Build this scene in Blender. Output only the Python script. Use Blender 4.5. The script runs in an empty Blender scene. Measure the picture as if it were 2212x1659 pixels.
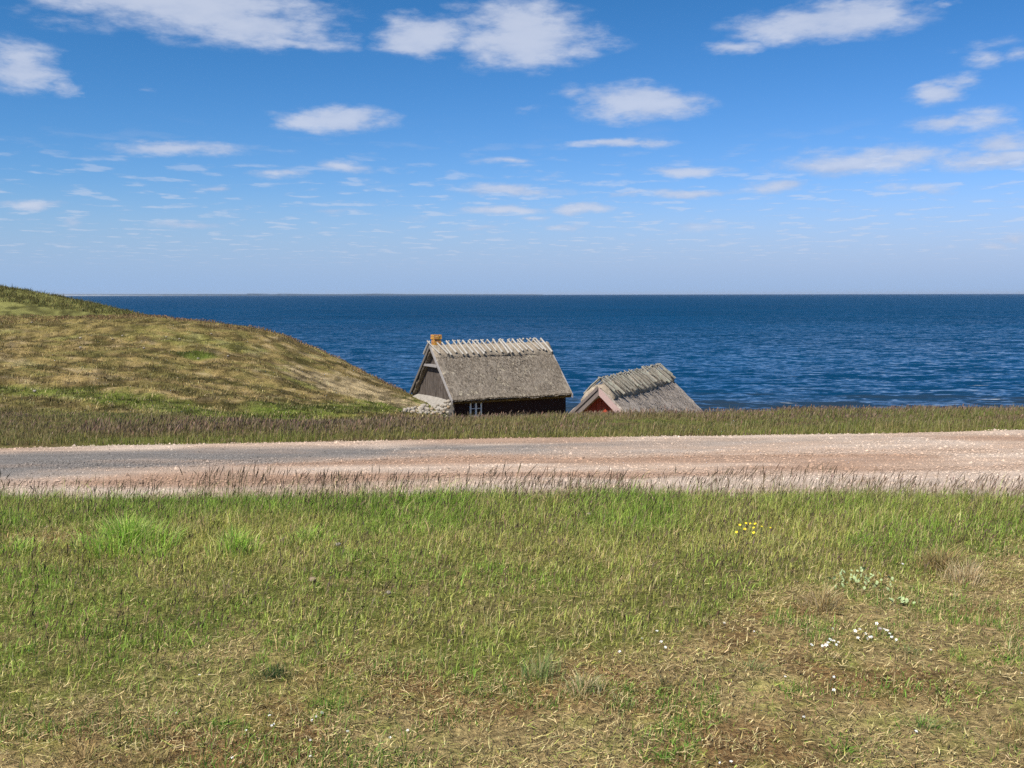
import bpy, bmesh, math, random
import numpy as np
from mathutils import Vector, Matrix

R = math.radians
random.seed(7)
rng = np.random.default_rng(7)
scene = bpy.context.scene
COL = scene.collection

# ------------------------------------------------------------------ camera
EYE = 9.0                 # metres above the sea
PITCH = 5.0
F = 1024.0
cam_d = bpy.data.cameras.new('camera')
cam_d.sensor_width = 36.0
cam_d.lens = 36.0
cam_d.clip_start = 0.1
cam_d.clip_end = 80000.0
cam = bpy.data.objects.new('camera', cam_d)
cam.location = (0, 0, EYE)
cam.rotation_euler = (R(90 - PITCH), R(0.1), 0)
COL.objects.link(cam)
scene.camera = cam

# ------------------------------------------------------------------ light
SUN_AZ, SUN_EL = -140.0, 52.0      # azimuth clockwise from the view direction
sdir = Vector((math.sin(R(SUN_AZ)) * math.cos(R(SUN_EL)), math.cos(R(SUN_AZ)) * math.cos(R(SUN_EL)), math.sin(R(SUN_EL))))
sun_d = bpy.data.lights.new('sun', 'SUN')
sun_d.energy = 4.6
sun_d.angle = R(0.53)
sun_d.color = (1.0, 0.95, 0.87)
sun = bpy.data.objects.new('sun', sun_d)
sun.rotation_euler = sdir.to_track_quat('Z', 'Y').to_euler()
sun.location = (-30, -20, 60)
COL.objects.link(sun)

vs = scene.view_settings
vs.view_transform = 'Standard'
vs.look = 'None'
vs.exposure = 0.6
vs.gamma = 1.0
vs.use_curve_mapping = False
scene.cycles.max_bounces = 4
scene.cycles.diffuse_bounces = 2
scene.cycles.glossy_bounces = 3
scene.cycles.transmission_bounces = 4
scene.cycles.volume_bounces = 0
scene.cycles.transparent_max_bounces = 6
scene.cycles.use_denoising = False


def pix_dir(u, v):
    """direction through a point of the 1024 x 768 picture"""
    a, b = (u - 512.0) / F, (384.0 - v) / F
    p = R(PITCH)
    d = Vector((a, math.cos(p) + b * math.sin(p), -math.sin(p) + b * math.cos(p)))
    return d.normalized()


def slope_of(v):
    """drop per metre of forward distance for picture row v"""
    return math.tan(R(PITCH) + math.atan((v - 384.0) / F))


# ------------------------------------------------------------------ node helpers
class NT:
    def __init__(self, tree):
        self.t = tree

    def n(self, kind, **kw):
        nd = self.t.nodes.new(kind)
        for k, val in kw.items():
            setattr(nd, k, val)
        return nd

    def put(self, sock, val):
        if isinstance(val, bpy.types.NodeSocket):
            self.t.links.new(val, sock)
        elif val is not None:
            sock.default_value = val

    def math(self, op, a, b=None, c=None, clamp=False):
        nd = self.n('ShaderNodeMath', operation=op, use_clamp=clamp)
        self.put(nd.inputs[0], a); self.put(nd.inputs[1], b)
        if c is not None: self.put(nd.inputs[2], c)
        return nd.outputs[0]

    def vmath(self, op, a, b=None, out=0):
        nd = self.n('ShaderNodeVectorMath', operation=op)
        self.put(nd.inputs[0], a)
        if b is not None: self.put(nd.inputs[1], b)
        return nd.outputs[out]

    def noise(self, vec, scale, detail=4, rough=0.55, dist=0.0):
        nd = self.n('ShaderNodeTexNoise')
        if vec is not None: self.put(nd.inputs['Vector'], vec)
        nd.inputs['Scale'].default_value = scale
        nd.inputs['Detail'].default_value = detail
        nd.inputs['Roughness'].default_value = rough
        nd.inputs['Distortion'].default_value = dist
        return nd

    def step(self, val, a, b, smooth=True, lo=0.0, hi=1.0):
        nd = self.n('ShaderNodeMapRange', interpolation_type='SMOOTHSTEP' if smooth else 'LINEAR')
        self.put(nd.inputs['Value'], val)
        nd.inputs['From Min'].default_value = a; nd.inputs['From Max'].default_value = b
        nd.inputs['To Min'].default_value = lo; nd.inputs['To Max'].default_value = hi
        return nd.outputs['Result']

    def mix(self, fac, a, b, blend='MIX'):
        nd = self.n('ShaderNodeMix', data_type='RGBA', blend_type=blend)
        self.put(nd.inputs['Factor'], fac)
        for s, val in ((nd.inputs['A'], a), (nd.inputs['B'], b)):
            pass
        ia = [s for s in nd.inputs if s.name == 'A' and s.type == 'RGBA'][0]
        ib = [s for s in nd.inputs if s.name == 'B' and s.type == 'RGBA'][0]
        self.put(ia, (*a, 1) if isinstance(a, tuple) and len(a) == 3 else a)
        self.put(ib, (*b, 1) if isinstance(b, tuple) and len(b) == 3 else b)
        return [s for s in nd.outputs if s.type == 'RGBA'][0]


# ------------------------------------------------------------------ sky
world = bpy.data.worlds.new('World')
scene.world = world
world.use_nodes = True
wt = world.node_tree
wt.nodes.clear()
W = NT(wt)
sky = W.n('ShaderNodeTexSky', sky_type='NISHITA')
sky.sun_disc = False
sky.sun_elevation = R(SUN_EL)
sky.sun_rotation = R(SUN_AZ)
sky.altitude = 0
sky.air_density = 1.0
sky.dust_density = 0.25
sky.ozone_density = 3.0
tc = W.n('ShaderNodeTexCoord')
D = tc.outputs['Generated']
sep = W.n('ShaderNodeSeparateXYZ'); wt.links.new(D, sep.inputs[0])
az = W.math('ARCTAN2', sep.outputs[0], sep.outputs[1])
el = W.math('ARCSINE', sep.outputs[2])
comb = W.n('ShaderNodeCombineXYZ'); wt.links.new(az, comb.inputs[0]); wt.links.new(el, comb.inputs[1])
P = comb.outputs[0]
# ragged edges: the cloud outlines are pushed about by noise that is wider than it is tall
nA = W.noise(W.vmath('MULTIPLY', D, (9.0, 9.0, 26.0)), 1.0, 6, 0.6)
offs = W.vmath('MULTIPLY', W.vmath('SUBTRACT', nA.outputs['Color'], (0.5, 0.5, 0.5)), (0.10, 0.026, 0.0))
PW = W.vmath('ADD', P, offs)
# clouds of this sky: centre, half width, half height (2212-wide picture), strength
CLOUDS = [
    (430, 18, 300, 62, 1.15), (300, -5, 260, 45, 1.1), (560, 55, 170, 50, 1.0), (640, 92, 120, 16, 0.8), (180, 42, 150, 22, 0.42),
    (50, 140, 120, 52, 1.1), (150, 188, 45, 18, 0.6), (35, 15, 60, 18, 0.45),
    (1140, 95, 160, 62, 1.2), (1120, 50, 150, 50, 0.8), (905, 75, 120, 42, 1.0), (1255, 95, 95, 28, 0.7), (1000, 20, 90, 18, 0.4),
    (1790, 45, 230, 42, 1.0), (1860, 30, 160, 30, 0.8), (1600, 100, 90, 20, 0.75), (1720, 85, 60, 20, 0.55), (2060, 2, 50, 8, 0.5),
    (2020, 200, 90, 24, 0.9), (2060, 178, 55, 20, 0.5), (2110, 132, 70, 18, 0.65), (2190, 122, 50, 18, 0.65), (2130, 100, 120, 16, 0.35),
    (2060, 268, 120, 22, 0.8), (2130, 245, 90, 18, 0.4),
    (1390, 222, 145, 38, 1.0), (1240, 207, 55, 18, 0.7), (1150, 235, 60, 9, 0.4),
    (745, 262, 115, 32, 1.05), (660, 245, 80, 14, 0.4), (300, 190, 35, 9, 0.3),
    (390, 320, 150, 18, 0.95), (290, 297, 50, 9, 0.3), (585, 380, 90, 12, 0.9), (735, 362, 70, 17, 0.8), (55, 318, 25, 9, 0.4),
    (1350, 310, 150, 12, 0.85), (1490, 370, 105, 14, 0.9), (1080, 348, 70, 11, 0.65), (445, 405, 60, 8, 0.6),
    (1100, 414, 140, 14, 0.9), (1075, 453, 120, 11, 0.8), (1270, 453, 70, 14, 0.75), (1160, 470, 45, 7, 0.5),
    (1830, 352, 210, 30, 1.0), (1680, 402, 70, 22, 0.75), (1930, 345, 170, 26, 0.8), (2140, 348, 160, 24, 1.0), (2160, 310, 90, 30, 0.85),
    (1500, 420, 125, 12, 0.8), (1350, 422, 60, 8, 0.5), (75, 437, 95, 11, 0.85), (190, 412, 60, 10, 0.35), (1990, 412, 85, 12, 0.6),
    (1740, 320, 60, 10, 0.3), (1180, 385, 45, 8, 0.25), (820, 400, 70, 8, 0.25),
    (470, 465, 90, 10, 0.45), (400, 493, 90, 10, 0.55), (165, 478, 45, 14, 0.5), (1040, 492, 75, 10, 0.6), (1240, 495, 50, 10, 0.5), (720, 462, 90, 9, 0.3),
    (900, 467, 50, 9, 0.4), (1500, 485, 80, 16, 0.4), (1800, 455, 60, 9, 0.35), (2190, 515, 45, 12, 0.6), (2150, 540, 60, 8, 0.5),
]
classes = {}
for (cu, cv, rx, ry, st) in CLOUDS:
    k = 1024.0 / 2212.0
    d0 = pix_dir(cu * k, cv * k)
    ca, ce = math.atan2(d0.x, d0.y), math.asin(d0.z)
    wx, wy = rx * k / F * math.cos(ca) ** 2 * 1.25, ry * k / F * 1.30
    mp = W.n('ShaderNodeMapping', vector_type='TEXTURE')
    wt.links.new(PW, mp.inputs['Vector'])
    mp.inputs['Location'].default_value = (ca, ce, 0); mp.inputs['Scale'].default_value = (wx, wy, 1)
    gr = W.n('ShaderNodeTexGradient', gradient_type='SPHERICAL')
    wt.links.new(mp.outputs[0], gr.inputs[0])
    key = 1.1 if st > 0.97 else (0.85 if st > 0.72 else (0.6 if st > 0.45 else 0.4))
    m = gr.outputs['Fac']
    classes[key] = m if key not in classes else W.math('MAXIMUM', classes[key], m)
field = None
for key, m in classes.items():
    m = W.math('MULTIPLY', m, key)
    field = m if field is None else W.math('MAXIMUM', field, m)
nB = W.noise(W.vmath('MULTIPLY', D, (16, 16, 46)), 1.0, 7, 0.62)
nC = W.noise(W.vmath('MULTIPLY', D, (40, 40, 120)), 1.0, 5, 0.62)
tex = W.math('ADD', W.math('MULTIPLY', W.math('SUBTRACT', nB.outputs[0], 0.5), 1.1), W.math('MULTIPLY', W.math('SUBTRACT', nC.outputs[0], 0.5), 0.75))
gate = W.step(field, 0.0, 0.22)
cl1 = W.step(W.math('MULTIPLY_ADD', tex, gate, field), 0.07, 0.78)
# the low layers of small far clouds (the same all round the horizon)
zc = W.math('ADD', W.math('MAXIMUM', sep.outputs[2], 0.0), 0.035)
pl = W.n('ShaderNodeCombineXYZ')
wt.links.new(W.math('DIVIDE', sep.outputs[0], zc), pl.inputs[0]); wt.links.new(W.math('DIVIDE', sep.outputs[1], zc), pl.inputs[1])
nD = W.noise(W.vmath('MULTIPLY', pl.outputs[0], (1.5, 1.2, 1)), 2.3, 4, 0.55)
low = W.math('MULTIPLY', W.step(nD.outputs[0], 0.51, 0.68), W.step(el, 0.17, 0.09))
low = W.math('MULTIPLY', low, W.step(el, 0.012, 0.05))
low = W.math('MULTIPLY', low, 0.52)
# the same kind of clouds where the picture does not look
nE = W.noise(W.vmath('MULTIPLY', D, (5.0, 5.0, 11.0)), 1.0, 7, 0.6)
far_out = W.math('MAXIMUM', W.step(W.math('ABSOLUTE', az), 0.52, 0.66), W.step(el, 0.30, 0.40))
cl2 = W.math('MULTIPLY', W.math('MULTIPLY', W.step(nE.outputs[0], 0.55, 0.72), far_out), W.step(el, 0.05, 0.15))
cloud = W.math('MAXIMUM', W.math('MAXIMUM', cl1, low), cl2, clamp=True)
cloud = W.math('MULTIPLY', cloud, 0.80)
shade = W.step(W.math('ADD', nB.outputs[0], W.math('MULTIPLY', field, 0.35)), 0.35, 0.95)
shade = W.math('MAXIMUM', shade, W.step(low, 0.0, 0.35))
ccol = W.mix(shade, (0.42, 0.51, 0.72), (0.66, 0.71, 0.84))
# the vivid blue of the photograph: the sky's own colour, channel by channel, made deeper
sp = W.n('ShaderNodeSeparateColor'); wt.links.new(sky.outputs[0], sp.inputs[0])
cc = W.n('ShaderNodeCombineColor')
for i, (gain, pw) in enumerate(((1.12, 1.95), (0.88, 1.30), (1.34, 1.5))):
    wt.links.new(W.math('MULTIPLY', W.math('POWER', W.math('MULTIPLY', sp.outputs[i], 0.1084), pw), gain / 0.1516), cc.inputs[i])
hzc = W.mix(W.step(el, 0.11, 0.0, lo=0.0, hi=0.90), cc.outputs[0], (1.95, 3.15, 5.1))
bg1 = W.n('ShaderNodeBackground'); wt.links.new(hzc, bg1.inputs[0]); bg1.inputs[1].default_value = 0.1
bg2 = W.n('ShaderNodeBackground'); wt.links.new(ccol, bg2.inputs[0]); bg2.inputs[1].default_value = 0.64
mx = W.n('ShaderNodeMixShader')
wt.links.new(cloud, mx.inputs[0]); wt.links.new(bg1.outputs[0], mx.inputs[1]); wt.links.new(bg2.outputs[0], mx.inputs[2])
wo = W.n('ShaderNodeOutputWorld'); wt.links.new(mx.outputs[0], wo.inputs[0])
world.cycles.sampling_method = 'NONE'


# ------------------------------------------------------------------ general helpers
def tag(o, label=None, cat=None, group=None, kind=None):
    if label: o['label'] = label
    if cat: o['category'] = cat
    if group: o['group'] = group
    if kind: o['kind'] = kind
    return o


def link(name, me, parent=None, mats=()):
    for m in mats: me.materials.append(m)
    o = bpy.data.objects.new(name, me)
    COL.objects.link(o)
    if parent is not None: o.parent = parent
    return o


def empty(name, loc=(0, 0, 0), rz=0.0):
    o = bpy.data.objects.new(name, None)
    o.empty_display_size = 0.3
    o.location = loc
    o.rotation_euler = (0, 0, rz)
    COL.objects.link(o)
    return o


def tri_mesh(name, V, T, cols=None, smooth=False):
    """numpy triangles -> mesh, with an optional colour for every vertex"""
    V = np.ascontiguousarray(V, dtype=np.float32).reshape(-1, 3)
    T = np.ascontiguousarray(T, dtype=np.int32)
    k = T.shape[1]
    me = bpy.data.meshes.new(name)
    me.vertices.add(len(V)); me.vertices.foreach_set('co', V.ravel())
    me.loops.add(T.size); me.loops.foreach_set('vertex_index', T.ravel())
    me.polygons.add(len(T))
    me.polygons.foreach_set('loop_start', np.arange(0, T.size, k, dtype=np.int32))
    me.polygons.foreach_set('loop_total', np.full(len(T), k, dtype=np.int32))
    me.polygons.foreach_set('use_smooth', np.full(len(T), smooth, dtype=bool))
    if cols is not None:
        at = me.color_attributes.new('Col', 'FLOAT_COLOR', 'POINT')
        c4 = np.ones((len(V), 4), dtype=np.float32); c4[:, :3] = np.asarray(cols).reshape(-1, 3)
        at.data.foreach_set('color', c4.ravel())
    me.update(calc_edges=True)
    return me


_lat = {}
def vnoise(x, y, seed=0):
    if seed not in _lat: _lat[seed] = np.random.default_rng(1000 + seed).random((256, 256))
    L = _lat[seed]
    x = np.asarray(x, float); y = np.asarray(y, float)
    xi = np.floor(x).astype(int); yi = np.floor(y).astype(int)
    fx = x - xi; fy = y - yi
    fx = fx * fx * (3 - 2 * fx); fy = fy * fy * (3 - 2 * fy)
    a = L[xi % 256, yi % 256]; b = L[(xi + 1) % 256, yi % 256]; c = L[xi % 256, (yi + 1) % 256]; d = L[(xi + 1) % 256, (yi + 1) % 256]
    return (a * (1 - fx) + b * fx) * (1 - fy) + (c * (1 - fx) + d * fx) * fy


def fbm(x, y, seed=0, octv=4, gain=0.5):
    s = 0; a = 1.0; tot = 0
    for i in range(octv):
        s = s + a * vnoise(np.asarray(x) * 2.03 ** i + 17.3 * i, np.asarray(y) * 2.03 ** i + 9.1 * i, seed + i)
        tot += a; a *= gain
    return s / tot


def sstep(x, a, b):
    t = np.clip((np.asarray(x, float) - a) / (b - a), 0, 1)
    return t * t * (3 - 2 * t)


def lerp(a, b, t):
    t = np.asarray(t)[..., None]
    return np.asarray(a) * (1 - t) + np.asarray(b) * t


# ------------------------------------------------------------------ terrain heights (relative to the eye)
def hv(Y, v):
    return (Y, -Y * slope_of(v))

NEAR = [(-8, -1.55), (0, -1.56), (3.3, -1.60), (6, -1.63), (7.5, -1.675), (8.3, -1.725), (8.8, -1.78), (9.5, -2.02), (10.2, -2.26), (11, -2.31), (13, -2.28), (15.0, -2.31), (16.2, -2.30)]
COLS = {
    -200: [hv(18.5, 429.5), hv(24, 407.5), hv(30, 384), hv(40, 352), hv(50, 325), hv(60, 305), (75, -1.0), (100, 2.2), (115, 2.2), (140, -2), (165, -9.9), (200, -11)],
    0: [hv(18.5, 430.5), hv(24, 413.5), hv(30, 391), hv(40, 358), hv(50, 334), hv(58, 321), hv(64, 317), (76, -2.0), (90, -0.35), hv(100, 284), (112, 0.6), (140, -4), (165, -9.9), (200, -11)],
    80: [hv(18.5, 430.5), hv(24, 416.5), hv(30, 396), hv(40, 365), hv(50, 336), hv(57, 320), hv(62, 315), (76, -2.2), (90, -1.4), hv(100, 299), (112, -1.2), (135, -5), (155, -9.9), (200, -11)],
    157: [hv(18.5, 429.5), hv(24, 418.5), hv(30, 400), hv(40, 373), hv(50, 340), hv(57, 320), hv(62, 315), (74, -1.9), (92, -1.95), (100, -2.3), (120, -5.5), (145, -9.9), (200, -11)],
    259: [hv(18.5, 428.5), hv(24, 422.5), hv(30, 412), hv(40, 391), hv(50, 357), hv(58, 331), hv(62, 325.5), (74, -3.2), (98, -7), (120, -9.9), (200, -11)],
    324: [hv(18.5, 427.5), hv(24, 423.5), hv(30, 416), hv(40, 404), hv(50, 381), hv(58, 357), hv(62, 350), (72, -5.0), (90, -8.6), (105, -9.9), (200, -11)],
    366: [hv(18.8, 425.5), hv(24, 423), hv(30, 417), hv(40, 411), hv(50, 395), hv(57, 376), hv(61, 369.5), (70, -6.0), (86, -9.2), (100, -9.9), (200, -11)],
    402: [hv(19.5, 423), hv(24, 422), hv(30, 419), hv(40, 415.5), hv(47, 408.5), hv(53, 398.5), hv(59, 390.5), (66, -6.9), (80, -9.3), (96, -9.9), (200, -11)],
    432: [hv(20.5, 421), hv(24, 421.5), hv(30, 421), hv(40, 421), hv(47, 417), hv(50, 412), hv(53, 402), hv(57, 399), (62, -6.3), (70, -8.0), (80, -9.3), (96, -9.9), (200, -11)],
    458: [hv(21, 419), hv(24, 420.5), hv(30, 425), hv(40, 429), (50, -6.7), (60, -7.2), (70, -8.2), (80, -9.3), (92, -9.9), (200, -11)],
    500: [hv(21.5, 416.5), hv(24, 418.5), (30, -4.0), (40, -5.9), (50, -6.9), (60, -7.4), (70, -8.4), (80, -9.3), (90, -9.9), (200, -11)],
    640: [hv(21.5, 413), hv(24, 415.5), (30, -4.0), (40, -6.2), (50, -7.1), (60, -7.7), (70, -8.8), (80, -9.5), (90, -10), (200, -11)],
    820: [hv(22, 412), hv(24.5, 414.5), (30, -4.0), (40, -6.2), (50, -7.4), (60, -8.4), (70, -9.3), (80, -9.8), (90, -10), (200, -11)],
    1024: [hv(22.5, 410), hv(25, 412.5), (30, -3.9), (40, -6.2), (50, -7.6), (60, -8.6), (70, -9.4), (80, -9.8), (90, -10), (200, -11)],
    1250: [hv(23, 407.5), hv(26, 405), (32, -4.0), (42, -6.2), (52, -7.7), (62, -8.7), (72, -9.4), (82, -9.8), (92, -10), (200, -11)],
}
ug = np.linspace(-200, 1250, 291)
YG = np.concatenate([np.arange(-8, 30, 0.1), np.arange(30, 201, 0.5)])
tab = np.zeros((len(ug), len(YG)))
ks = sorted(COLS)
prof = []
for kx in ks:
    pts = NEAR + COLS[kx]
    px = np.array([p[0] for p in pts]); pz = np.array([p[1] for p in pts])
    z = np.interp(YG, px, pz)
    # soften the corners, more so with distance
    for it in range(2):
        zs = np.array(z)
        for j, Y in enumerate(YG):
            w = 0.22 if Y < 17 else (0.8 if Y < 30 else 2.5)
            m = (YG > Y - w) & (YG < Y + w)
            zs[j] = z[m].mean()
        z = zs
    prof.append(z)
prof = np.array(prof)
for j in range(len(YG)):
    tab[:, j] = np.interp(ug, ks, prof[:, j])
ker = np.exp(-0.5 * (np.arange(-9, 10) / 3.2) ** 2); ker /= ker.sum()
pad = np.pad(tab, ((9, 9), (0, 0)), mode='edge')
tab = sum(ker[i] * pad[i:i + len(ug)] for i in range(19))


def base_h(X, Y):
    X = np.asarray(X, float); Y = np.asarray(Y, float)
    u = 512 + F * X / np.maximum(Y, 2.0)
    fi = np.clip((u - ug[0]) / (ug[1] - ug[0]), 0, len(ug) - 1.001)
    fj = np.clip(np.interp(Y, YG, np.arange(len(YG))), 0, len(YG) - 1.001)
    i = fi.astype(int); j = fj.astype(int); a = fi - i; b = fj - j
    return (tab[i, j] * (1 - a) + tab[i + 1, j] * a) * (1 - b) + (tab[i, j + 1] * (1 - a) + tab[i + 1, j + 1] * a) * b


def road_near(X): return 10.15 + 0.05 * X + 0.18 * (vnoise(X * 0.5, 3.0, 5) - 0.5)
def road_far(X): return 16.28 + 0.118 * X + 0.22 * (vnoise(X * 0.35, 8.0, 6) - 0.5)


def height(X, Y):
    X = np.asarray(X, float); Y = np.asarray(Y, float)
    h = base_h(X, Y)
    on_road = sstep(Y, road_near(X) - 0.3, road_near(X) + 0.1) * (1 - sstep(Y, road_far(X) - 0.1, road_far(X) + 0.4))
    r = (fbm(X * 1.1, Y * 1.1, 11, 4) - 0.5) * 0.075 + (fbm(X * 6, Y * 6, 15, 2) - 0.5) * 0.03
    far = sstep(Y, 24, 34)
    hillr = (fbm(X * 0.35, Y * 0.35, 21, 4) - 0.5) * 0.55 + (fbm(X * 1.3, Y * 1.3, 25, 3) - 0.5) * 0.42
    edge = (fbm(X * 0.45, 2.0, 31, 3) - 0.5) * 0.10 * sstep(Y, 7.2, 8.5) * (1 - sstep(Y, 9.5, 10))
    bank = sstep(Y, 16.5, 18.0) * (1 - far) * (fbm(X * 0.4, Y * 0.4, 35, 3) - 0.5) * 0.14
    return EYE + h + (1 - on_road) * r * (1 - far) + far * hillr * 0.7 + edge + bank - (1 - on_road) * 0.0


def ground_at(u, v):
    """where the view ray through a picture point meets the ground"""
    d = pix_dir(u, v)
    t = np.geomspace(2.0, 160.0, 260)
    for _ in range(2):                 # coarse march, then a finer one inside the step that crosses the ground
        x, y, z = d.x * t, d.y * t, EYE + d.z * t
        below = z < height(x, y)
        i = int(np.argmax(below)) if below.any() else len(t) - 1
        t = np.linspace(t[max(i - 1, 0)], t[i], 60)
    x, y = d.x * t[-1], d.y * t[-1]
    if i < len(below) - 1 or below[-1]:
        k = int(np.argmax((EYE + d.z * t) < height(d.x * t, d.y * t)))
        x, y = d.x * t[k], d.y * t[k]
    return Vector((x, y, float(height(x, y))))


# ------------------------------------------------------------------ what grows where
DRY_X = np.array([-4.0, -2.0, -1.19, -0.22, 0.9, 2.37, 3.4, 5.5])
DRY_Y = np.array([3.8, 3.95, 4.25, 4.5, 4.95, 5.75, 6.6, 8.0])


def dryness(X, Y):
    yb = np.interp(X, DRY_X, DRY_Y)
    n = (fbm(X * 1.3, Y * 1.3, 41, 4) - 0.5) * 2.0
    d = 1 - sstep(Y + n * 0.7, yb - 0.32, yb + 0.32)
    # a bare bit at the left of the field
    d = np.maximum(d, 0.8 * np.exp(-(((X + 3.1) / 0.5) ** 2 + ((Y - 6.9) / 0.3) ** 2)))
    return np.where(Y < 9.6, d, 0)


STRIP = [ground_at(u * 0.463, v * 0.463) for (u, v) in ((0, 838), (130, 848), (300, 866), (420, 888), (520, 905), (640, 893), (740, 880), (840, 878), (900, 868))]
SX = np.array([p.x for p in STRIP]); SY = np.array([p.y for p in STRIP])


def strip_dist(X, Y):
    best = np.full(np.shape(X), 1e9)
    for i in range(len(SX) - 1):
        ax, ay, bx, by = SX[i], SY[i], SX[i + 1], SY[i + 1]
        t = np.clip(((X - ax) * (bx - ax) + (Y - ay) * (by - ay)) / ((bx - ax) ** 2 + (by - ay) ** 2), 0, 1)
        best = np.minimum(best, np.hypot(X - ax - t * (bx - ax), Y - ay - t * (by - ay)))
    return best


SAND = ground_at(365, 394)
SPOT = ground_at(196, 354)
C_GREEN = np.array((0.195, 0.290, 0.045)); C_LUSH = np.array((0.160, 0.280, 0.036)); C_OLIVE = np.array((0.295, 0.305, 0.075))
C_STRAW = np.array((0.50, 0.40, 0.19)); C_TAN = np.array((0.35, 0.26, 0.115)); C_SOIL = np.array((0.270, 0.165, 0.070))
C_SEED = np.array((0.185, 0.125, 0.085)); C_SAND = np.array((0.50, 0.40, 0.25)); C_BROWN = np.array((0.15, 0.105, 0.055))


def ground_colour(X, Y):
    X = np.asarray(X, float); Y = np.asarray(Y, float)
    d = dryness(X, Y)
    n1 = fbm(X * 2.2, Y * 2.2, 51, 4); n2 = fbm(X * 8, Y * 8, 55, 3)
    near = lerp(C_OLIVE * 0.62, C_TAN * 0.9, sstep(n2, 0.42, 0.70) * 0.6)
    dry = lerp(C_SOIL, C_TAN * 1.1, sstep(n1, 0.35, 0.65))
    dry = lerp(dry, C_OLIVE, sstep(n2, 0.55, 0.75) * 0.6)
    c = lerp(near, dry, d)
    # the bank beyond the road
    n3 = fbm(X * 0.55, Y * 1.1, 61, 4)
    bank = lerp(C_OLIVE * 0.55, C_BROWN, sstep(n3, 0.38, 0.62))
    c = lerp(c, bank, sstep(Y, 14.5, 16.2))
    # hill
    n4 = fbm(X * 0.28, Y * 0.28, 71, 5, 0.6); n5 = fbm(X * 1.5, Y * 1.5, 77, 4, 0.6)
    hill = lerp(np.array((0.185, 0.165, 0.060)), C_TAN * 0.95, sstep(n4 * 0.55 + n5 * 0.45, 0.38, 0.58))
    hill = lerp(hill, C_SAND * 0.85, sstep(n5 * 0.65 + n4 * 0.35, 0.55, 0.68) * 0.8)
    hill = lerp(hill, C_GREEN * 0.7, sstep(n4, 0.60, 0.74) * 0.5)
    upper = sstep(base_h(X, Y), -2.6, -1.4) * sstep(Y, 40, 52)
    hill = lerp(hill, np.array((0.215, 0.180, 0.070)), upper * 0.6)
    sd = strip_dist(X, Y) + (n5 - 0.5) * 1.6
    hill = lerp(hill, C_GREEN * 0.60, (1 - sstep(sd, 0.7, 2.2)) * 0.75)
    n6 = fbm(X * 2.6, Y * 2.6, 79, 3)
    sa = np.exp(-(((X - SAND.x) / 4.2) ** 2 + ((Y - SAND.y) / 4.5) ** 2))
    hill = lerp(hill, C_SAND, sstep(sa * (0.1 + 1.75 * n6), 0.40, 0.55) * 0.95)
    gs = np.exp(-(((X - SPOT.x) / 1.3) ** 2 + ((Y - SPOT.y) / 1.4) ** 2))
    hill = lerp(hill, C_LUSH * 0.5, sstep(gs, 0.3, 0.8) * 0.8)
    c = lerp(c, lerp(hill * np.array((0.78, 0.745, 0.65)), np.array((0.165, 0.165, 0.050)), sstep(Y, 66, 76) * 0.8) * (0.48 + 1.0 * sstep(fbm(X * 1.9, Y * 1.1, 73, 4, 0.75), 0.36, 0.64))[..., None], sstep(Y + (n3 - 0.5) * 4, 22, 27))
    # beach under the edge of the sea
    zz = base_h(X, Y)
    c = lerp(c, C_SAND * 0.8, 1 - sstep(zz, -8.9, -8.3))
    return c


# ------------------------------------------------------------------ materials
MATS = {}
def new_mat(name):
    m = bpy.data.materials.new(name); m.use_nodes = True
    m.node_tree.nodes.clear()
    t = NT(m.node_tree)
    out = t.n('ShaderNodeOutputMaterial')
    b = t.n('ShaderNodeBsdfPrincipled')
    m.node_tree.links.new(b.outputs[0], out.inputs['Surface'])
    b.inputs['Specular IOR Level'].default_value = 0.25
    b.inputs['Roughness'].default_value = 0.85
    MATS[name] = m
    return m, t, b, out


def bump(t, b, h, strength, dist):
    nd = t.n('ShaderNodeBump'); nd.inputs['Strength'].default_value = strength; nd.inputs['Distance'].default_value = dist
    t.put(nd.inputs['Height'], h); t.put(b.inputs['Normal'], nd.outputs[0])


def mat_turf():
    m, t, b, out = new_mat('turf')
    tcn = t.n('ShaderNodeTexCoord'); O = tcn.outputs['Object']
    at = t.n('ShaderNodeAttribute', attribute_name='Col')
    n1 = t.noise(O, 34, 5, 0.7); n2 = t.noise(O, 5.5, 5, 0.65); n3 = t.noise(O, 150, 3, 0.6)
    f = t.step(n1.outputs[0], 0.30, 0.70, lo=0.45, hi=1.45)
    f2 = t.step(n2.outputs[0], 0.30, 0.70, lo=0.75, hi=1.25)
    c = t.vmath('SCALE', at.outputs['Color']); nd = c.node; t.put(nd.inputs['Scale'], t.math('MULTIPLY', f, f2))
    t.put(b.inputs['Base Color'], c)
    b.inputs['Roughness'].default_value = 1.0; b.inputs['Specular IOR Level'].default_value = 0.05
    h = t.math('ADD', n1.outputs[0], t.math('MULTIPLY', n3.outputs[0], 0.4))
    h = t.math('ADD', h, t.math('MULTIPLY', n2.outputs[0], 1.5))
    bump(t, b, h, 0.9, 0.05)
    return m


def mat_blade(name, trans=0.25, rough=0.6):
    m, t, b, out = new_mat(name)
    at = t.n('ShaderNodeAttribute', attribute_name='Col')
    t.put(b.inputs['Base Color'], at.outputs['Color'])
    b.inputs['Roughness'].default_value = rough; b.inputs['Specular IOR Level'].default_value = 0.12
    tr = t.n('ShaderNodeBsdfTranslucent'); t.put(tr.inputs[0], at.outputs['Color'])
    mx = t.n('ShaderNodeMixShader'); mx.inputs[0].default_value = trans
    l = m.node_tree.links
    l.new(b.outputs[0], mx.inputs[1]); l.new(tr.outputs[0], mx.inputs[2]); l.new(mx.outputs[0], out.inputs['Surface'])
    return m


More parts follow.
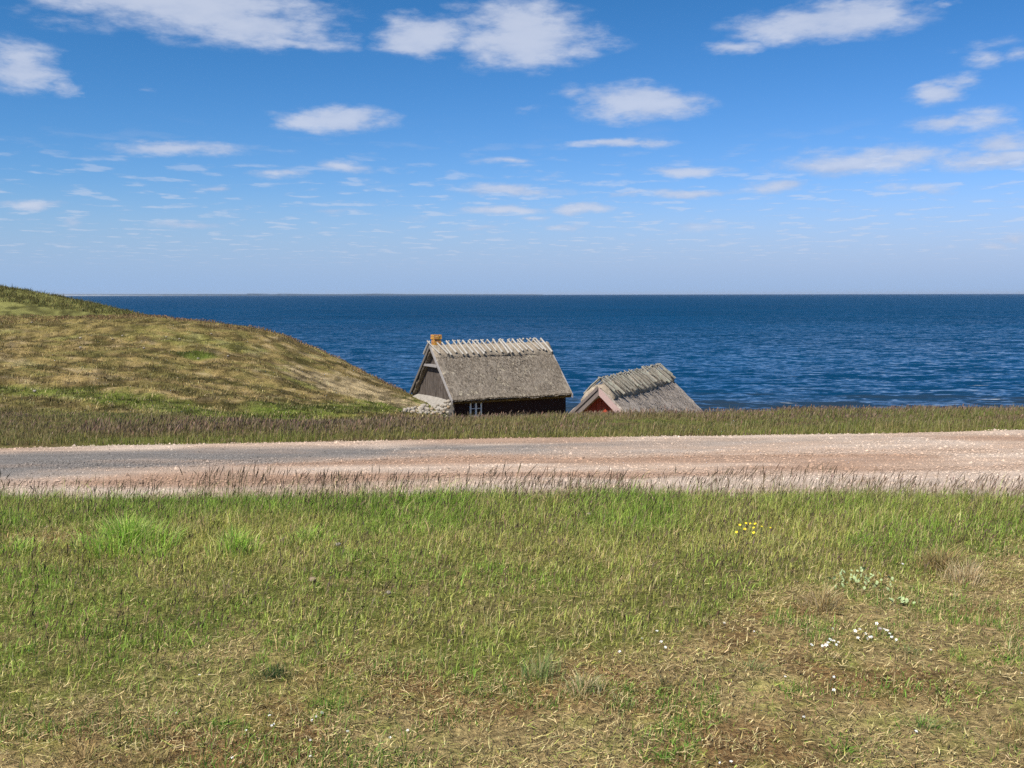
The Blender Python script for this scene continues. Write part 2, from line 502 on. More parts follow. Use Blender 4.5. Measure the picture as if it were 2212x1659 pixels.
def mat_attr(name, rough=0.85, nscale=20, amount=0.25, bstr=0.3, bdist=0.01, spec=0.2):
    m, t, b, out = new_mat(name)
    at = t.n('ShaderNodeAttribute', attribute_name='Col')
    tcn = t.n('ShaderNodeTexCoord')
    n = t.noise(tcn.outputs['Object'], nscale, 5, 0.65)
    c = t.vmath('SCALE', at.outputs['Color']); t.put(c.node.inputs['Scale'], t.step(n.outputs[0], 0.3, 0.7, lo=1 - amount, hi=1 + amount))
    t.put(b.inputs['Base Color'], c)
    b.inputs['Roughness'].default_value = rough; b.inputs['Specular IOR Level'].default_value = spec
    bump(t, b, n.outputs[0], bstr, bdist)
    return m


def mat_wood(name, c1, c2, c3=None, vertical='z', rough=0.85):
    """weathered wood: long grain streaks plus blotches"""
    m, t, b, out = new_mat(name)
    tcn = t.n('ShaderNodeTexCoord')
    oi = t.n('ShaderNodeObjectInfo')
    sc = {'z': (30, 30, 2.2), 'x': (2.2, 30, 30)}[vertical]
    vec = t.vmath('ADD', t.vmath('MULTIPLY', tcn.outputs['Object'], sc), t.vmath('MULTIPLY', oi.outputs['Location'], (7.3, 3.1, 5.7)))
    n = t.noise(vec, 1.0, 6, 0.65)
    n2 = t.noise(tcn.outputs['Object'], 3.0, 4, 0.6)
    c = t.mix(t.step(n.outputs[0], 0.35, 0.65), c1, c2)
    if c3: c = t.mix(t.step(n2.outputs[0], 0.48, 0.68), c, c3)
    c = t.mix(t.math('MULTIPLY', oi.outputs['Random'], 0.45), c, c1)
    t.put(b.inputs['Base Color'], c)
    b.inputs['Roughness'].default_value = rough
    bump(t, b, n.outputs[0], 0.5, 0.01)
    return m


def mat_thatch(name, dark, mid, pale, patch):
    m, t, b, out = new_mat(name)
    tcn = t.n('ShaderNodeTexCoord'); O = tcn.outputs['Object']
    n1 = t.noise(t.vmath('MULTIPLY', O, (9, 4.5, 4.5)), 1.0, 6, 0.72)
    n2 = t.noise(t.vmath('MULTIPLY', O, (1.1, 1.1, 1.1)), 1.0, 5, 0.6)
    n3 = t.noise(t.vmath('MULTIPLY', O, (1.5, 2.2, 2.2)), 1.0, 5, 0.72)
    n4 = t.noise(t.vmath('MULTIPLY', O, (24, 7, 7)), 1.0, 4, 0.7)
    c = t.mix(t.step(n1.outputs[0], 0.32, 0.66), dark, mid)
    c = t.mix(t.math('MULTIPLY', t.step(n4.outputs[0], 0.5, 0.72), 0.55), c, pale)
    c = t.mix(t.math('MULTIPLY', t.step(n2.outputs[0], 0.52, 0.72), 0.35), c, pale)
    c = t.mix(t.math('MULTIPLY', t.step(n3.outputs[0], 0.585, 0.66), 0.7), c, patch)
    c = t.mix(t.math('MULTIPLY', t.step(n2.outputs[0], 0.50, 0.30), 0.45), c, dark)
    t.put(b.inputs['Base Color'], c)
    b.inputs['Roughness'].default_value = 0.95; b.inputs['Specular IOR Level'].default_value = 0.1
    bump(t, b, t.math('ADD', n1.outputs[0], n4.outputs[0]), 0.8, 0.06)
    return m


def mat_plain(name, col, rough=0.7, spec=0.3, nscale=25, amount=0.15, col2=None, lo=0.5, hi=0.7, bdist=0.01):
    m, t, b, out = new_mat(name)
    tcn = t.n('ShaderNodeTexCoord'); O = tcn.outputs['Object']
    n = t.noise(O, nscale, 5, 0.65)
    c = t.mix(t.step(n.outputs[0], 0.3, 0.7), tuple(x * (1 - amount) for x in col), tuple(min(1, x * (1 + amount)) for x in col))
    if col2:
        n2 = t.noise(O, nscale * 0.35, 5, 0.7)
        c = t.mix(t.step(n2.outputs[0], lo, hi), c, col2)
    t.put(b.inputs['Base Color'], c)
    b.inputs['Roughness'].default_value = rough; b.inputs['Specular IOR Level'].default_value = spec
    bump(t, b, n.outputs[0], 0.4, bdist)
    return m


def mat_road():
    m, t, b, out = new_mat('gravel')
    tcn = t.n('ShaderNodeTexCoord'); O = tcn.outputs['Object']
    at = t.n('ShaderNodeAttribute', attribute_name='Col')
    n1 = t.noise(O, 45, 4, 0.75); n2 = t.noise(t.vmath('MULTIPLY', O, (0.8, 5, 1)), 1.0, 5, 0.65); n3 = t.noise(O, 160, 3, 0.7)
    f = t.math('MULTIPLY', t.step(n1.outputs[0], 0.3, 0.7, lo=0.72, hi=1.22), t.step(n2.outputs[0], 0.3, 0.7, lo=0.86, hi=1.14))
    f = t.math('MULTIPLY', f, t.step(n3.outputs[0], 0.3, 0.7, lo=0.7, hi=1.3))
    c = t.vmath('SCALE', at.outputs['Color']); t.put(c.node.inputs['Scale'], f)
    t.put(b.inputs['Base Color'], c)
    b.inputs['Roughness'].default_value = 0.95; b.inputs['Specular IOR Level'].default_value = 0.15
    bump(t, b, t.math('ADD', n1.outputs[0], t.math('MULTIPLY', n3.outputs[0], 0.6)), 0.9, 0.02)
    return m


def mat_sea():
    m, t, b, out = new_mat('sea_water')
    g = t.n('ShaderNodeNewGeometry'); O = g.outputs['Position']
    def slopes(sc, stretch, amp):
        n = t.noise(t.vmath('MULTIPLY', O, (sc * stretch[0], sc * stretch[1], 1.0)), 1.0, 2, 0.5)
        return t.vmath('MULTIPLY', t.vmath('SUBTRACT', n.outputs['Color'], (0.5, 0.5, 0.5)), (amp, amp * 1.5, 0))
    v = t.vmath('ADD', slopes(0.13, (0.5, 1.0), 0.30), slopes(0.55, (0.55, 1.0), 0.70))
    v = t.vmath('ADD', v, slopes(1.5, (0.6, 1.0), 0.62))
    sp_ = t.n('ShaderNodeSeparateXYZ'); t.put(sp_.inputs[0], O)
    # the water is rougher further out
    ns = t.n('ShaderNodeVectorMath', operation='SCALE'); t.put(ns.inputs[0], v); t.put(ns.inputs['Scale'], t.step(sp_.outputs[1], 60, 420, lo=0.85, hi=2.0))
    sv = t.n('ShaderNodeSeparateXYZ'); t.put(sv.inputs[0], ns.outputs[0])
    cv = t.n('ShaderNodeCombineXYZ')
    # the faces of the waves that roll in towards the shore
    t.put(cv.inputs[0], sv.outputs[0]); t.put(cv.inputs[1], t.math('SUBTRACT', t.math('MULTIPLY', t.math('ABSOLUTE', t.math('SUBTRACT', sv.outputs[1], 0.11)), -1.3), t.step(sp_.outputs[1], 80, 500, lo=0.012, hi=0.12))); cv.inputs[2].default_value = 1.0
    nrm = t.vmath('NORMALIZE', cv.outputs[0])
    t.put(b.inputs['Normal'], nrm)
    patch = t.noise(t.vmath('MULTIPLY', O, (0.008, 0.02, 1)), 1.0, 4, 0.6)
    c = t.mix(t.step(patch.outputs[0], 0.35, 0.65), (0.0018, 0.028, 0.069), (0.0024, 0.035, 0.085))
    # shoals by the shore
    sx = t.n('ShaderNodeSeparateXYZ'); t.put(sx.inputs[0], O)
    sh = t.noise(t.vmath('MULTIPLY', O, (0.10, 0.22, 1)), 1.0, 4, 0.6)
    d = t.math('ADD', sx.outputs[1], t.math('MULTIPLY', sh.outputs[0], 34))
    c = t.mix(t.step(d, 116, 98, hi=0.8), c, (0.020, 0.030, 0.040))
    # a little broken water over the shoals
    fo = t.noise(t.vmath('MULTIPLY', O, (0.16, 0.75, 1)), 1.0, 5, 0.65)
    foam = t.math('MULTIPLY', t.step(fo.outputs[0], 0.655, 0.72), t.step(sx.outputs[1], 122, 104))
    c = t.mix(t.math('MULTIPLY', foam, 0.8), c, (0.55, 0.58, 0.60))
    t.put(b.inputs['Base Color'], c)
    b.inputs['Roughness'].default_value = 0.12
    b.inputs['IOR'].default_value = 1.33
    b.inputs['Specular IOR Level'].default_value = 0.5
    return m


M_TURF = mat_turf(); M_BLADE = mat_blade('grass_blade', 0.35); M_STRAW = mat_blade('straw', 0.15, 0.7)
M_ROAD = mat_road(); M_PEB = mat_attr('pebble', 0.9, 60, 0.2); M_SEA = mat_sea()
M_STONE = mat_attr('field_stone', 0.9, 9, 0.35, 0.5, 0.03)

# ------------------------------------------------------------------ ground sheet and hill
ss = np.concatenate([np.linspace(-3.2, -0.72, 36)[:-1], np.linspace(-0.72, 0.72, 300), np.linspace(0.72, 3.2, 36)[1:]])
yy = np.concatenate([np.arange(-4, 2.4, 0.35), np.arange(2.4, 10.4, 0.06), np.arange(10.4, 24, 0.14), np.arange(24, 68, 0.45), np.arange(68, 125, 1.5), np.arange(125, 205, 6)])
SS, YY = np.meshgrid(ss, yy)
XX = SS * (YY + 6.5)
ZZ = height(XX, YY)
rn, rf = road_near(XX), road_far(XX)
V = np.stack([XX, YY, ZZ], -1)
Cg = ground_colour(XX, YY)
ny, nx = XX.shape
idx = np.arange(ny * nx).reshape(ny, nx)
Q = np.stack([idx[:-1, :-1], idx[:-1, 1:], idx[1:, 1:], idx[1:, :-1]], -1).reshape(-1, 4)
cx = XX[:-1, :-1].ravel(); cy = YY[:-1, :-1].ravel()
is_hill = (cy > 25.5) & (512 + F * cx / np.maximum(cy, 1) < 446)


def sub_sheet(name, sel):
    q = Q[sel]
    used, inv = np.unique(q, return_inverse=True)
    me = tri_mesh(name, V.reshape(-1, 3)[used], inv.reshape(-1, 4), Cg.reshape(-1, 3)[used], smooth=True)
    return link(name, me, None, [M_TURF])

tag(sub_sheet('ground', ~is_hill), 'grassy coastal ground of the near field, road bank and shore', 'ground', kind='structure')
tag(sub_sheet('hill', is_hill), 'rounded grassy dune hill sloping down to the sea at left', 'hill', kind='structure')

# ------------------------------------------------------------------ road
def road_colour(X, Y):
    pink = np.array((0.51, 0.375, 0.275)); pale = np.array((0.56, 0.44, 0.34)); grey = np.array((0.195, 0.178, 0.160)); rust = np.array((0.34, 0.205, 0.13))
    t = (Y - road_near(X)) / (road_far(X) - road_near(X))
    n = fbm(X * 0.9, Y * 2.5, 81, 4); n2 = fbm(X * 0.25, Y * 1.0, 85, 3)
    c = lerp(pink, pale, sstep(n, 0.35, 0.65))
    c = lerp(c, rust, sstep(n2 + 0.25 * np.exp(-((t - 0.42) / 0.06) ** 2) + 0.2 * np.exp(-((t - 0.63) / 0.05) ** 2), 0.58, 0.80) * 0.7)
    tr = np.exp(-((t - 0.44 - 0.02 * (n2 - 0.5)) / 0.045) ** 2) + np.exp(-((t - 0.70 - 0.02 * (n2 - 0.5)) / 0.04) ** 2)
    c = lerp(c, rust * 1.08, np.clip(tr * (0.25 + 0.9 * n), 0, 1) * 0.42)
    # the dark grey gravel laid along the far lane, widening to the left
    lo = np.interp(X, [-9, -6, -3, -1, 1.5, 4, 8], [0.30, 0.50, 0.66, 0.73, 0.77, 0.82, 0.9])
    hi = np.interp(X, [-9, -6, 0, 4, 8], [0.90, 0.90, 0.88, 0.90, 0.93])
    k = sstep(t + (n - 0.5) * 0.20, lo - 0.13, lo + 0.13) * (1 - sstep(t + (n - 0.5) * 0.12, hi - 0.05, hi + 0.05))
    k = k * np.interp(X, [-9, 0, 2.5, 5, 9], [0.98, 0.95, 0.7, 0.35, 0.12])
    return lerp(c, grey, k * (0.78 + 0.22 * sstep(n, 0.3, 0.6)))

xs = np.linspace(-34, 34, 260); ts = np.linspace(0, 1, 48)
RX, RT = np.meshgrid(xs, ts)
RY = road_near(RX) - 0.05 + RT * (road_far(RX) - road_near(RX) + 0.08)
rut = -0.02 * (np.exp(-((RT - 0.42) / 0.06) ** 2) + np.exp(-((RT - 0.66) / 0.06) ** 2))
RZ = height(RX, RY) + 0.018 + rut * 0.5 + (fbm(RX * 2, RY * 2, 91, 3) - 0.5) * 0.012
for e in (0, -1): RZ[e] -= 0.03
ri = np.arange(RX.size).reshape(RX.shape)
RQ = np.stack([ri[:-1, :-1], ri[:-1, 1:], ri[1:, 1:], ri[1:, :-1]], -1).reshape(-1, 4)
road = link('road', tri_mesh('road', np.stack([RX, RY, RZ], -1), RQ, road_colour(RX, RY), True), None, [M_ROAD])
tag(road, 'pink gravel road with a dark grey gravel band crossing the picture', 'road', kind='structure')


def road_z(X, Y):
    return height(X, Y) + 0.018

# loose stones of the road
def pebbles(name, X, Y, Z, size, cols, label):
    n = len(X)
    base = np.array([(1, 0, 0), (0, 1, 0), (-1, 0, 0), (0, -1, 0), (0, 0, 1)], float)
    T0 = np.array([(0, 1, 4), (1, 2, 4), (2, 3, 4), (3, 0, 4)])
    a = rng.random(n) * 6.28
    ca, sa = np.cos(a), np.sin(a)
    sc = np.stack([size * rng.uniform(0.7, 1.3, n), size * rng.uniform(0.6, 1.1, n), size * rng.uniform(0.4, 0.9, n)], -1)
    L = base[None] * sc[:, None] * rng.uniform(0.75, 1.25, (n, 5, 1))
    P = np.stack([L[..., 0] * ca[:, None] - L[..., 1] * sa[:, None], L[..., 0] * sa[:, None] + L[..., 1] * ca[:, None], L[..., 2]], -1)
    P += np.stack([X, Y, Z], -1)[:, None]
    T = (T0[None] + (np.arange(n) * 5)[:, None, None]).reshape(-1, 3)
    o = link(name, tri_mesh(name, P, T, np.repeat(cols[:, None], 5, 1)), None, [M_PEB])
    return tag(o, label, 'gravel', kind='stuff')

n = 46000
px = rng.uniform(-13, 13, n); pt = rng.uniform(0.0, 1.0, n) ** 0.9
py = road_near(px) + pt * (road_far(px) - road_near(px))
pc = road_colour(px, py) * rng.uniform(0.5, 1.22, n)[:, None]
pebbles('gravel_stones', px, py, road_z(px, py) - 0.003, rng.uniform(0.007, 0.021, n) * (1 + (rng.random(n) < 0.03) * 1.0), np.clip(pc, 0.05, 0.75), 'loose pink and grey stones lying on the gravel road')


# ------------------------------------------------------------------ grass
def blades(X, Y, h, w, lean, ldir, cols, tipcol=None, z=None, base_drop=0.01):
    n = len(X)
    Z = (height(X, Y) if z is None else z) - base_drop
    yaw = rng.random(n) * 6.2832
    wx, wy = np.cos(yaw) * w * 0.5, np.sin(yaw) * w * 0.5
    lx, ly = np.cos(ldir), np.sin(ldir)
    P = np.zeros((n, 5, 3))
    mh, ml = 0.58 * h, lean * h * 0.32
    th, tl = h * np.sqrt(np.clip(1 - 0.75 * np.clip(lean, 0, 1.1) ** 2, 0.08, 1)), lean * h
    for k, (sgn, hh, ll, ww) in enumerate(((-1, 0, 0, 1.0), (1, 0, 0, 1.0), (-1, mh, ml, 0.8), (1, mh, ml, 0.8), (0, th, tl, 0))):
        hh = np.minimum(hh, th * 0.75) if k in (2, 3) else hh
        P[:, k, 0] = X + lx * ll + sgn * wx * ww
        P[:, k, 1] = Y + ly * ll + sgn * wy * ww
        P[:, k, 2] = Z + hh
    T = (np.array([(0, 1, 3), (0, 3, 2), (2, 3, 4)])[None] + (np.arange(n) * 5)[:, None, None]).reshape(-1, 3)
    C = np.repeat(cols[:, None], 5, 1)
    if tipcol is not None: C[:, 4] = tipcol
    return P.reshape(-1, 3), T, C.reshape(-1, 3)


def stalks(X, Y, h, w, lean, ldir, stem, head, z=None, head_len=0.3):
    """a thin stem that carries a slender seed head"""
    n = len(X)
    Z = (height(X, Y) if z is None else z) - 0.01
    yaw = rng.random(n) * 6.2832
    wx, wy = np.cos(yaw) * w * 0.5, np.sin(yaw) * w * 0.5
    lx, ly = np.cos(ldir), np.sin(ldir)
    P = np.zeros((n, 7, 3))
    lv = [(0, 0, 0.35), (1 - head_len, 0.45, 0.35), (1 - head_len * 0.45, 0.75, 1.5)]
    k = 0
    for (f, l, ww) in lv:
        for sgn in (-1, 1):
            P[:, k, 0] = X + lx * lean * h * l + sgn * wx * ww; P[:, k, 1] = Y + ly * lean * h * l + sgn * wy * ww; P[:, k, 2] = Z + h * f; k += 1
    P[:, 6, 0] = X + lx * lean * h; P[:, 6, 1] = Y + ly * lean * h; P[:, 6, 2] = Z + h
    T0 = np.array([(0, 1, 3), (0, 3, 2), (2, 3, 5), (2, 5, 4), (4, 5, 6)])
    T = (T0[None] + (np.arange(n) * 7)[:, None, None]).reshape(-1, 3)
    C = np.repeat(stem[:, None], 7, 1); C[:, 4:] = head[:, None]; C[:, 2:4] = (stem * 0.5 + head * 0.5)[:, None]
    return P.reshape(-1, 3), T, C.reshape(-1, 3)


def join(parts):
    Vs, Ts, Cs, o = [], [], [], 0
    for (v, t, c) in parts:
        Vs.append(v); Ts.append(t + o); Cs.append(c); o += len(v)
    return np.concatenate(Vs), np.concatenate(Ts), np.concatenate(Cs)


def stuff(name, parts, mat, label, cat):
    v, t, c = join(parts)
    return tag(link(name, tri_mesh(name, v, t, np.clip(c, 0.004, 0.9)), None, [mat]), label, cat, kind='stuff')


def fan_points(n, y0, y1, margin, power=1.0):
    """random ground points over what the camera can see from y0 to y1, with a margin on both sides"""
    Y = y0 + (y1 - y0) * rng.random(n) ** power
    half = 0.52 * Y + margin
    keep = rng.random(n) < half / half.max()
    Y = Y[keep]; half = half[keep]
    X = rng.uniform(-1, 1, len(Y)) * half
    ok = (np.abs(X) < 0.52 * Y + 0.5) | (rng.random(len(Y)) < 0.55)      # a little thinner where only a step aside would show it
    return X[ok], Y[ok]


def vary(c, n, s=0.25, hue=0.08):
    k = 1 + rng.normal(0, s, (n, 1)).clip(-0.6, 0.9)
    return c * k * (1 + rng.normal(0, hue, (n, 3)))


WIND = R(-20)   # blades tip over to the right
# --- the near field
X, Y = fan_points(720000, 1.8, 9.6, 2.6)
d = dryness(X, Y)
herb = sstep(fbm(X * 3.0, Y * 3.0, 103, 4, 0.6), 0.515, 0.60); clump = fbm(X * 5.5, Y * 5.5, 101, 3); patchy = fbm(X * 1.1, Y * 1.1, 105, 4)
keep = rng.random(len(X)) < np.clip((0.95 - 0.93 * d) * (0.55 + 0.9 * sstep(clump, 0.3, 0.65)) + d * (0.24 + 0.9 * herb), 0, 1)
X, Y, d, clump, patchy, herb = X[keep], Y[keep], d[keep], clump[keep], patchy[keep], herb[keep]
n = len(X)
far = sstep(Y, 5.2, 8.6)
hgt = rng.gamma(4, 1 / 4, n) * (0.038 + 0.040 * far) * (0.6 + 0.9 * clump) * (1 - 0.45 * d * (1 - herb))
c = lerp(C_OLIVE * 1.32, C_GREEN * 1.28, sstep(patchy, 0.36, 0.62))
c = lerp(c, C_LUSH * 1.05, far * sstep(Y, 6.6, 8.4) * 0.5)
dead = rng.random(n) < (0.20 + 0.28 * d * (1 - herb) + 0.10 * sstep(patchy, 0.55, 0.4) - 0.06 * far)
c = np.where(dead[:, None], C_STRAW, c)
c = lerp(c, np.array((0.135, 0.255, 0.040)), d * herb * (~dead) * 0.9)
c = vary(c, n, 0.48, 0.06)
tip = lerp(c, np.broadcast_to(C_STRAW * 0.8, c.shape), (rng.random(n) < 0.35) * 0.6)
P1 = blades(X, Y, hgt, rng.uniform(0.0020, 0.0047, n), np.abs(rng.normal(0.58, 0.34, n)), rng.normal(WIND, 1.5, n), c, tip)
stuff('grass', [P1], M_BLADE, 'short mixed green and yellow grass of the near field', 'grass')
print('field blades', n)

# --- seed heads standing in the field, thickest along its far edge
X, Y = fan_points(21000, 4.2, 8.4, 2.6, 0.8)
k = rng.random(len(X)) < (1 - dryness(X, Y)) * (0.3 + 0.7 * sstep(fbm(X * 1.5, Y * 1.5, 111, 3), 0.35, 0.6)) * 0.85
X, Y = X[k], Y[k]
Xe = rng.uniform(-8.2, 8.2, 8500); Ye = 8.75 + rng.normal(0, 0.42, 8500)
ke = rng.random(8500) < 0.25 + 0.75 * sstep(fbm(Xe * 1.6, Ye * 0.6, 115, 3), 0.36, 0.6)
Xe, Ye = Xe[ke], np.clip(Ye[ke], 7.5, 9.5)
n1, n2 = len(X), len(Xe)
hd = lambda m: vary(np.broadcast_to(C_SEED, (m, 3)), m, 0.3, 0.08)
sm = lambda m: vary(np.broadcast_to((0.19, 0.15, 0.075), (m, 3)), m, 0.25, 0.06)
S1 = stalks(X, Y, rng.uniform(0.06, 0.16, n1), rng.uniform(0.0035, 0.0055, n1), np.abs(rng.normal(0.25, 0.18, n1)), rng.normal(WIND, 0.9, n1), sm(n1) * 0.7, hd(n1) * 0.62)
S2 = stalks(Xe, Ye, rng.uniform(0.08, 0.34, n2) * (0.45 + 1.0 * fbm(Xe * 0.9, Ye, 117, 3)), rng.uniform(0.004, 0.006, n2), np.abs(rng.normal(0.28, 0.18, n2)), rng.normal(WIND, 0.8, n2), sm(n2), hd(n2) * 0.85)
stuff('seed_grass', [S1, S2], M_STRAW, 'thin grass stalks with purplish brown seed heads along the field edge', 'grass')

# --- dead straw lying in the turf
X, Y = fan_points(520000, 1.8, 8.6, 2.6, 1.15)
d = dryness(X, Y)
k = rng.random(len(X)) < np.clip(0.17 + 0.56 * d * (0.35 + 0.9 * sstep(fbm(X * 3.0, Y * 3.0, 121, 3), 0.35, 0.62)), 0, 1)
X, Y, d = X[k], Y[k], d[k]
n = len(X)
pick = rng.random(n)
c = np.where((pick < 0.38)[:, None], C_STRAW, np.where((pick < 0.62)[:, None], C_TAN, np.where((pick < 0.84)[:, None], C_BROWN * 0.9, C_OLIVE)))
c = vary(c, n, 0.35, 0.05)
L = rng.gamma(3.0, 0.0105, n).clip(0.008, 0.10)
a = rng.random(n) * 6.2832; wv = rng.uniform(0.0007, 0.0019, n)
zz = height(X, Y) + rng.uniform(0.0, 0.022, n) * (0.4 + fbm(X * 9, Y * 9, 125, 2))
P = np.zeros((n, 5, 3)); ca, sa = np.cos(a), np.sin(a)
bend = rng.normal(0, 0.25, n)
zmid, ztip = zz + rng.uniform(0, 0.010, n), zz + rng.normal(0.006, 0.012, n).clip(-0.004, 0.04)
for kx, (f, s, zl) in enumerate(((0, -1, zz), (0, 1, zz), (0.5, -1, zmid), (0.5, 1, zmid), (1, 0, ztip))):
    bx = f * L; by = bend * L * f * f + s * wv
    P[:, kx, 0] = X + ca * bx - sa * by; P[:, kx, 1] = Y + sa * bx + ca * by
    P[:, kx, 2] = zl + (s > 0) * 0.0006
T = (np.array([(0, 1, 3), (0, 3, 2), (2, 3, 4)])[None] + (np.arange(n) * 5)[:, None, None]).reshape(-1, 3)
stuff('straw_litter', [(P.reshape(-1, 3), T, np.repeat(c[:, None], 5, 1).reshape(-1, 3))], M_STRAW, 'dead straw and withered blades lying in the dry turf', 'straw')
print('straw', n)

# --- the bank beyond the road
X, Y = fan_points(270000, 15.6, 25.5, 2.0)
k = (Y > road_far(X) - 0.10) & (rng.random(len(X)) < 0.25 + 0.85 * sstep(fbm(X * 1.8, Y * 1.8, 131, 3), 0.3, 0.6))
X, Y = X[k], Y[k]; n = len(X)
b1 = fbm(X * 0.5, Y * 1.0, 135, 4)
front = 1 - sstep(Y - road_far(X), 0.3, 1.6)
hgt = rng.gamma(6, 1 / 6, n) * (0.065 + 0.05 * front) * (0.25 + 1.5 * fbm(X * 1.1, Y * 1.1, 137, 3))
c = lerp(np.array((0.27, 0.220, 0.090)), C_GREEN * 0.9, sstep(b1, 0.45, 0.7) * 0.6)
c = lerp(c, C_OLIVE, front * 0.6)
dead = rng.random(n) < 0.30
c = np.where(dead[:, None], C_STRAW * 0.62, c * 0.80)
c = vary(c, n, 0.25, 0.06)
B1 = blades(X, Y, hgt, rng.uniform(0.006, 0.012, n), np.abs(rng.normal(0.35, 0.25, n)), rng.normal(WIND, 1.2, n), c)
stuff('bank_grass', [B1], M_BLADE, 'olive green grass on the bank beyond the gravel road', 'grass')
print('bank', n)
X, Y = fan_points(60000, 16.3, 24.0, 2.0)
e = Y - road_far(X)
band = fbm(X * 0.35, Y * 0.9, 141, 4)
left = 1 - sstep(X, -2, 3)
dens = np.exp(-((e - 1.9) / 0.9) ** 2) * (0.35 + 0.65 * left) + 0.30 + 0.3 * sstep(Y, 20, 22)
k = (e > 0.35) & (rng.random(len(X)) < dens * sstep(band, 0.33, 0.60))
X, Y = X[k], Y[k]; n = len(X)
B2 = stalks(X, Y, rng.uniform(0.08, 0.24, n) * (0.5 + 1.0 * fbm(X * 1.3, Y * 1.3, 139, 3)) * (1 - 0.35 * sstep(Y, 19.5, 21.5)), rng.uniform(0.008, 0.013, n), np.abs(rng.normal(0.25, 0.15, n)), rng.normal(WIND, 0.8, n), sm(n), hd(n) * 1.05, head_len=0.4)
stuff('bank_seed_grass', [B2], M_STRAW, 'purplish brown seed heads standing on the bank beyond the road', 'grass')
print('bank seeds', n)

# --- the hill
def hill_points(n, y0, y1, u0, u1, power):
    Y = y0 + (y1 - y0) * rng.random(n) ** power
    u = rng.uniform(u0, u1, n)
    return (u - 512) / F * Y, Y

X, Y = hill_points(135000, 25, 70, -120, 452, 1.0)
base = ground_colour(X, Y)
k = rng.random(len(X)) < 0.3 + 0.8 * sstep(fbm(X * 1.2, Y * 1.2, 151, 3), 0.35, 0.6) - 0.55 * sstep(base[:, 0], 0.32, 0.45)
X, Y, base = X[k], Y[k], base[k]; n = len(X)
tone = fbm(X * 2.0, Y * 2.0, 155, 3)
c = lerp(base * 1.1, np.broadcast_to(C_OLIVE * np.array((0.9, 0.8, 0.8)), base.shape), 0.12)
dead = rng.random(n) < 0.30
c = np.where(dead[:, None], C_STRAW * 0.75, c)
c = vary(c, n, 0.38, 0.05) * (0.45 + 1.0 * sstep(tone, 0.3, 0.7))[:, None]
H1 = blades(X, Y, rng.gamma(5, 0.2, n) * 0.075, rng.uniform(0.012, 0.028, n), np.abs(rng.normal(0.5, 0.3, n)), rng.normal(WIND, 1.2, n), c)
X, Y = hill_points(26000, 88, 112, -120, 200, 1.0)
base = ground_colour(X, Y); n = len(X)
H2 = blades(X, Y, rng.gamma(5, 0.2, n) * 0.2, rng.uniform(0.03, 0.06, n), np.abs(rng.normal(0.4, 0.3, n)), rng.normal(WIND, 1.2, n), vary(lerp(base, np.broadcast_to(C_BROWN, base.shape), 0.15), n))
stuff('hill_grass', [H1, H2], M_BLADE, 'tan and olive tussock grass covering the dune hill', 'grass')
# reddish brown fringe along the crest
X, Y = hill_points(15000, 57, 66, -60, 405, 1.0)
n = len(X)
k = rng.random(n) < sstep(fbm(X * 0.5, Y * 0.5, 161, 3), 0.35, 0.6)
X, Y = X[k], Y[k]; n = len(X)
H3 = stalks(X, Y, rng.uniform(0.06, 0.20, n), rng.uniform(0.02, 0.035, n), np.abs(rng.normal(0.25, 0.15, n)), rng.normal(WIND, 0.8, n), sm(n), hd(n) * np.array((1.35, 1.25, 0.9)), head_len=0.45)
stuff('crest_seed_grass', [H3], M_STRAW, 'reddish brown seed heads fringing the crest of the dune hill', 'grass')
# shore grass right of the houses
X, Y = hill_points(20000, 26, 40, 440, 1100, 1.0)
n = len(X)
stuff('shore_grass', [blades(X, Y, rng.gamma(5, 0.2, n) * 0.14, rng.uniform(0.01, 0.02, n), np.abs(rng.normal(0.4, 0.3, n)), rng.normal(WIND, 1.2, n), vary(np.broadcast_to(C_OLIVE * 0.8, (n, 3)), n))], M_BLADE, 'grass on the slope between the bank and the thatched houses', 'grass')

# ------------------------------------------------------------------ sea
sea_v = [(-40000, 45, 0), (40000, 45, 0), (40000, 32000, 0), (-40000, 32000, 0)]
me = bpy.data.meshes.new('sea'); me.from_pydata(sea_v, [], [(0, 1, 2, 3)]); me.update()
sea = link('sea', me, None, [M_SEA])
tag(sea, 'deep blue rippled sea reaching to the horizon', 'sea', kind='structure')

# far coast
def coast():
    xs = np.linspace(-5486, 360, 260)
    top, Vv, Ff, Cc = [], [], [], []
    Yc = 12000
    for i, x in enumerate(xs):
        f = (x - xs[0]) / (xs[-1] - xs[0])
        h = 16 * (1 - f) ** 0.7 + 8 + 6 * (fbm(x * 0.005, 1.0, 171, 4) - 0.5) * (1 - f)
        if abs(f - 0.41) < 0.004: h += 6
        if abs(f - 0.48) < 0.010: h += 4
        if 0.62 < f < 0.72: h += 5 * math.sin((f - 0.62) * 31.4)
        beach = max(0.5, 10.0 * (1 - 2.6 * f) + 0.5)
        Vv += [(x, Yc - 120, -0.5), (x, Yc, beach), (x, Yc + 30, h), (x, Yc + 900, h * 0.9), (x, Yc + 1500, -1)]
        wood = (0.03, 0.055, 0.085); sandc = tuple(wood[q] + (0.22, 0.22, 0.21)[q] * max(0.0, 1 - 2.6 * f) for q in range(3))  # woods tinted blue: some of the distance haze is put into the colour
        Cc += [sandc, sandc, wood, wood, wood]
    for i in range(len(xs) - 1):
        for k in range(4):
            a = i * 5 + k
            Ff.append((a, a + 5, a + 6, a + 1))
    return tri_mesh('far_coast', np.array(Vv), np.array(Ff), np.array(Cc))

o = link('far_coast', coast(), None, [mat_attr('coast', 1.0, 0.01, 0.2, 0.0, 0.1)])
tag(o, 'thin hazy strip of wooded coast on the horizon', 'coast', kind='structure')


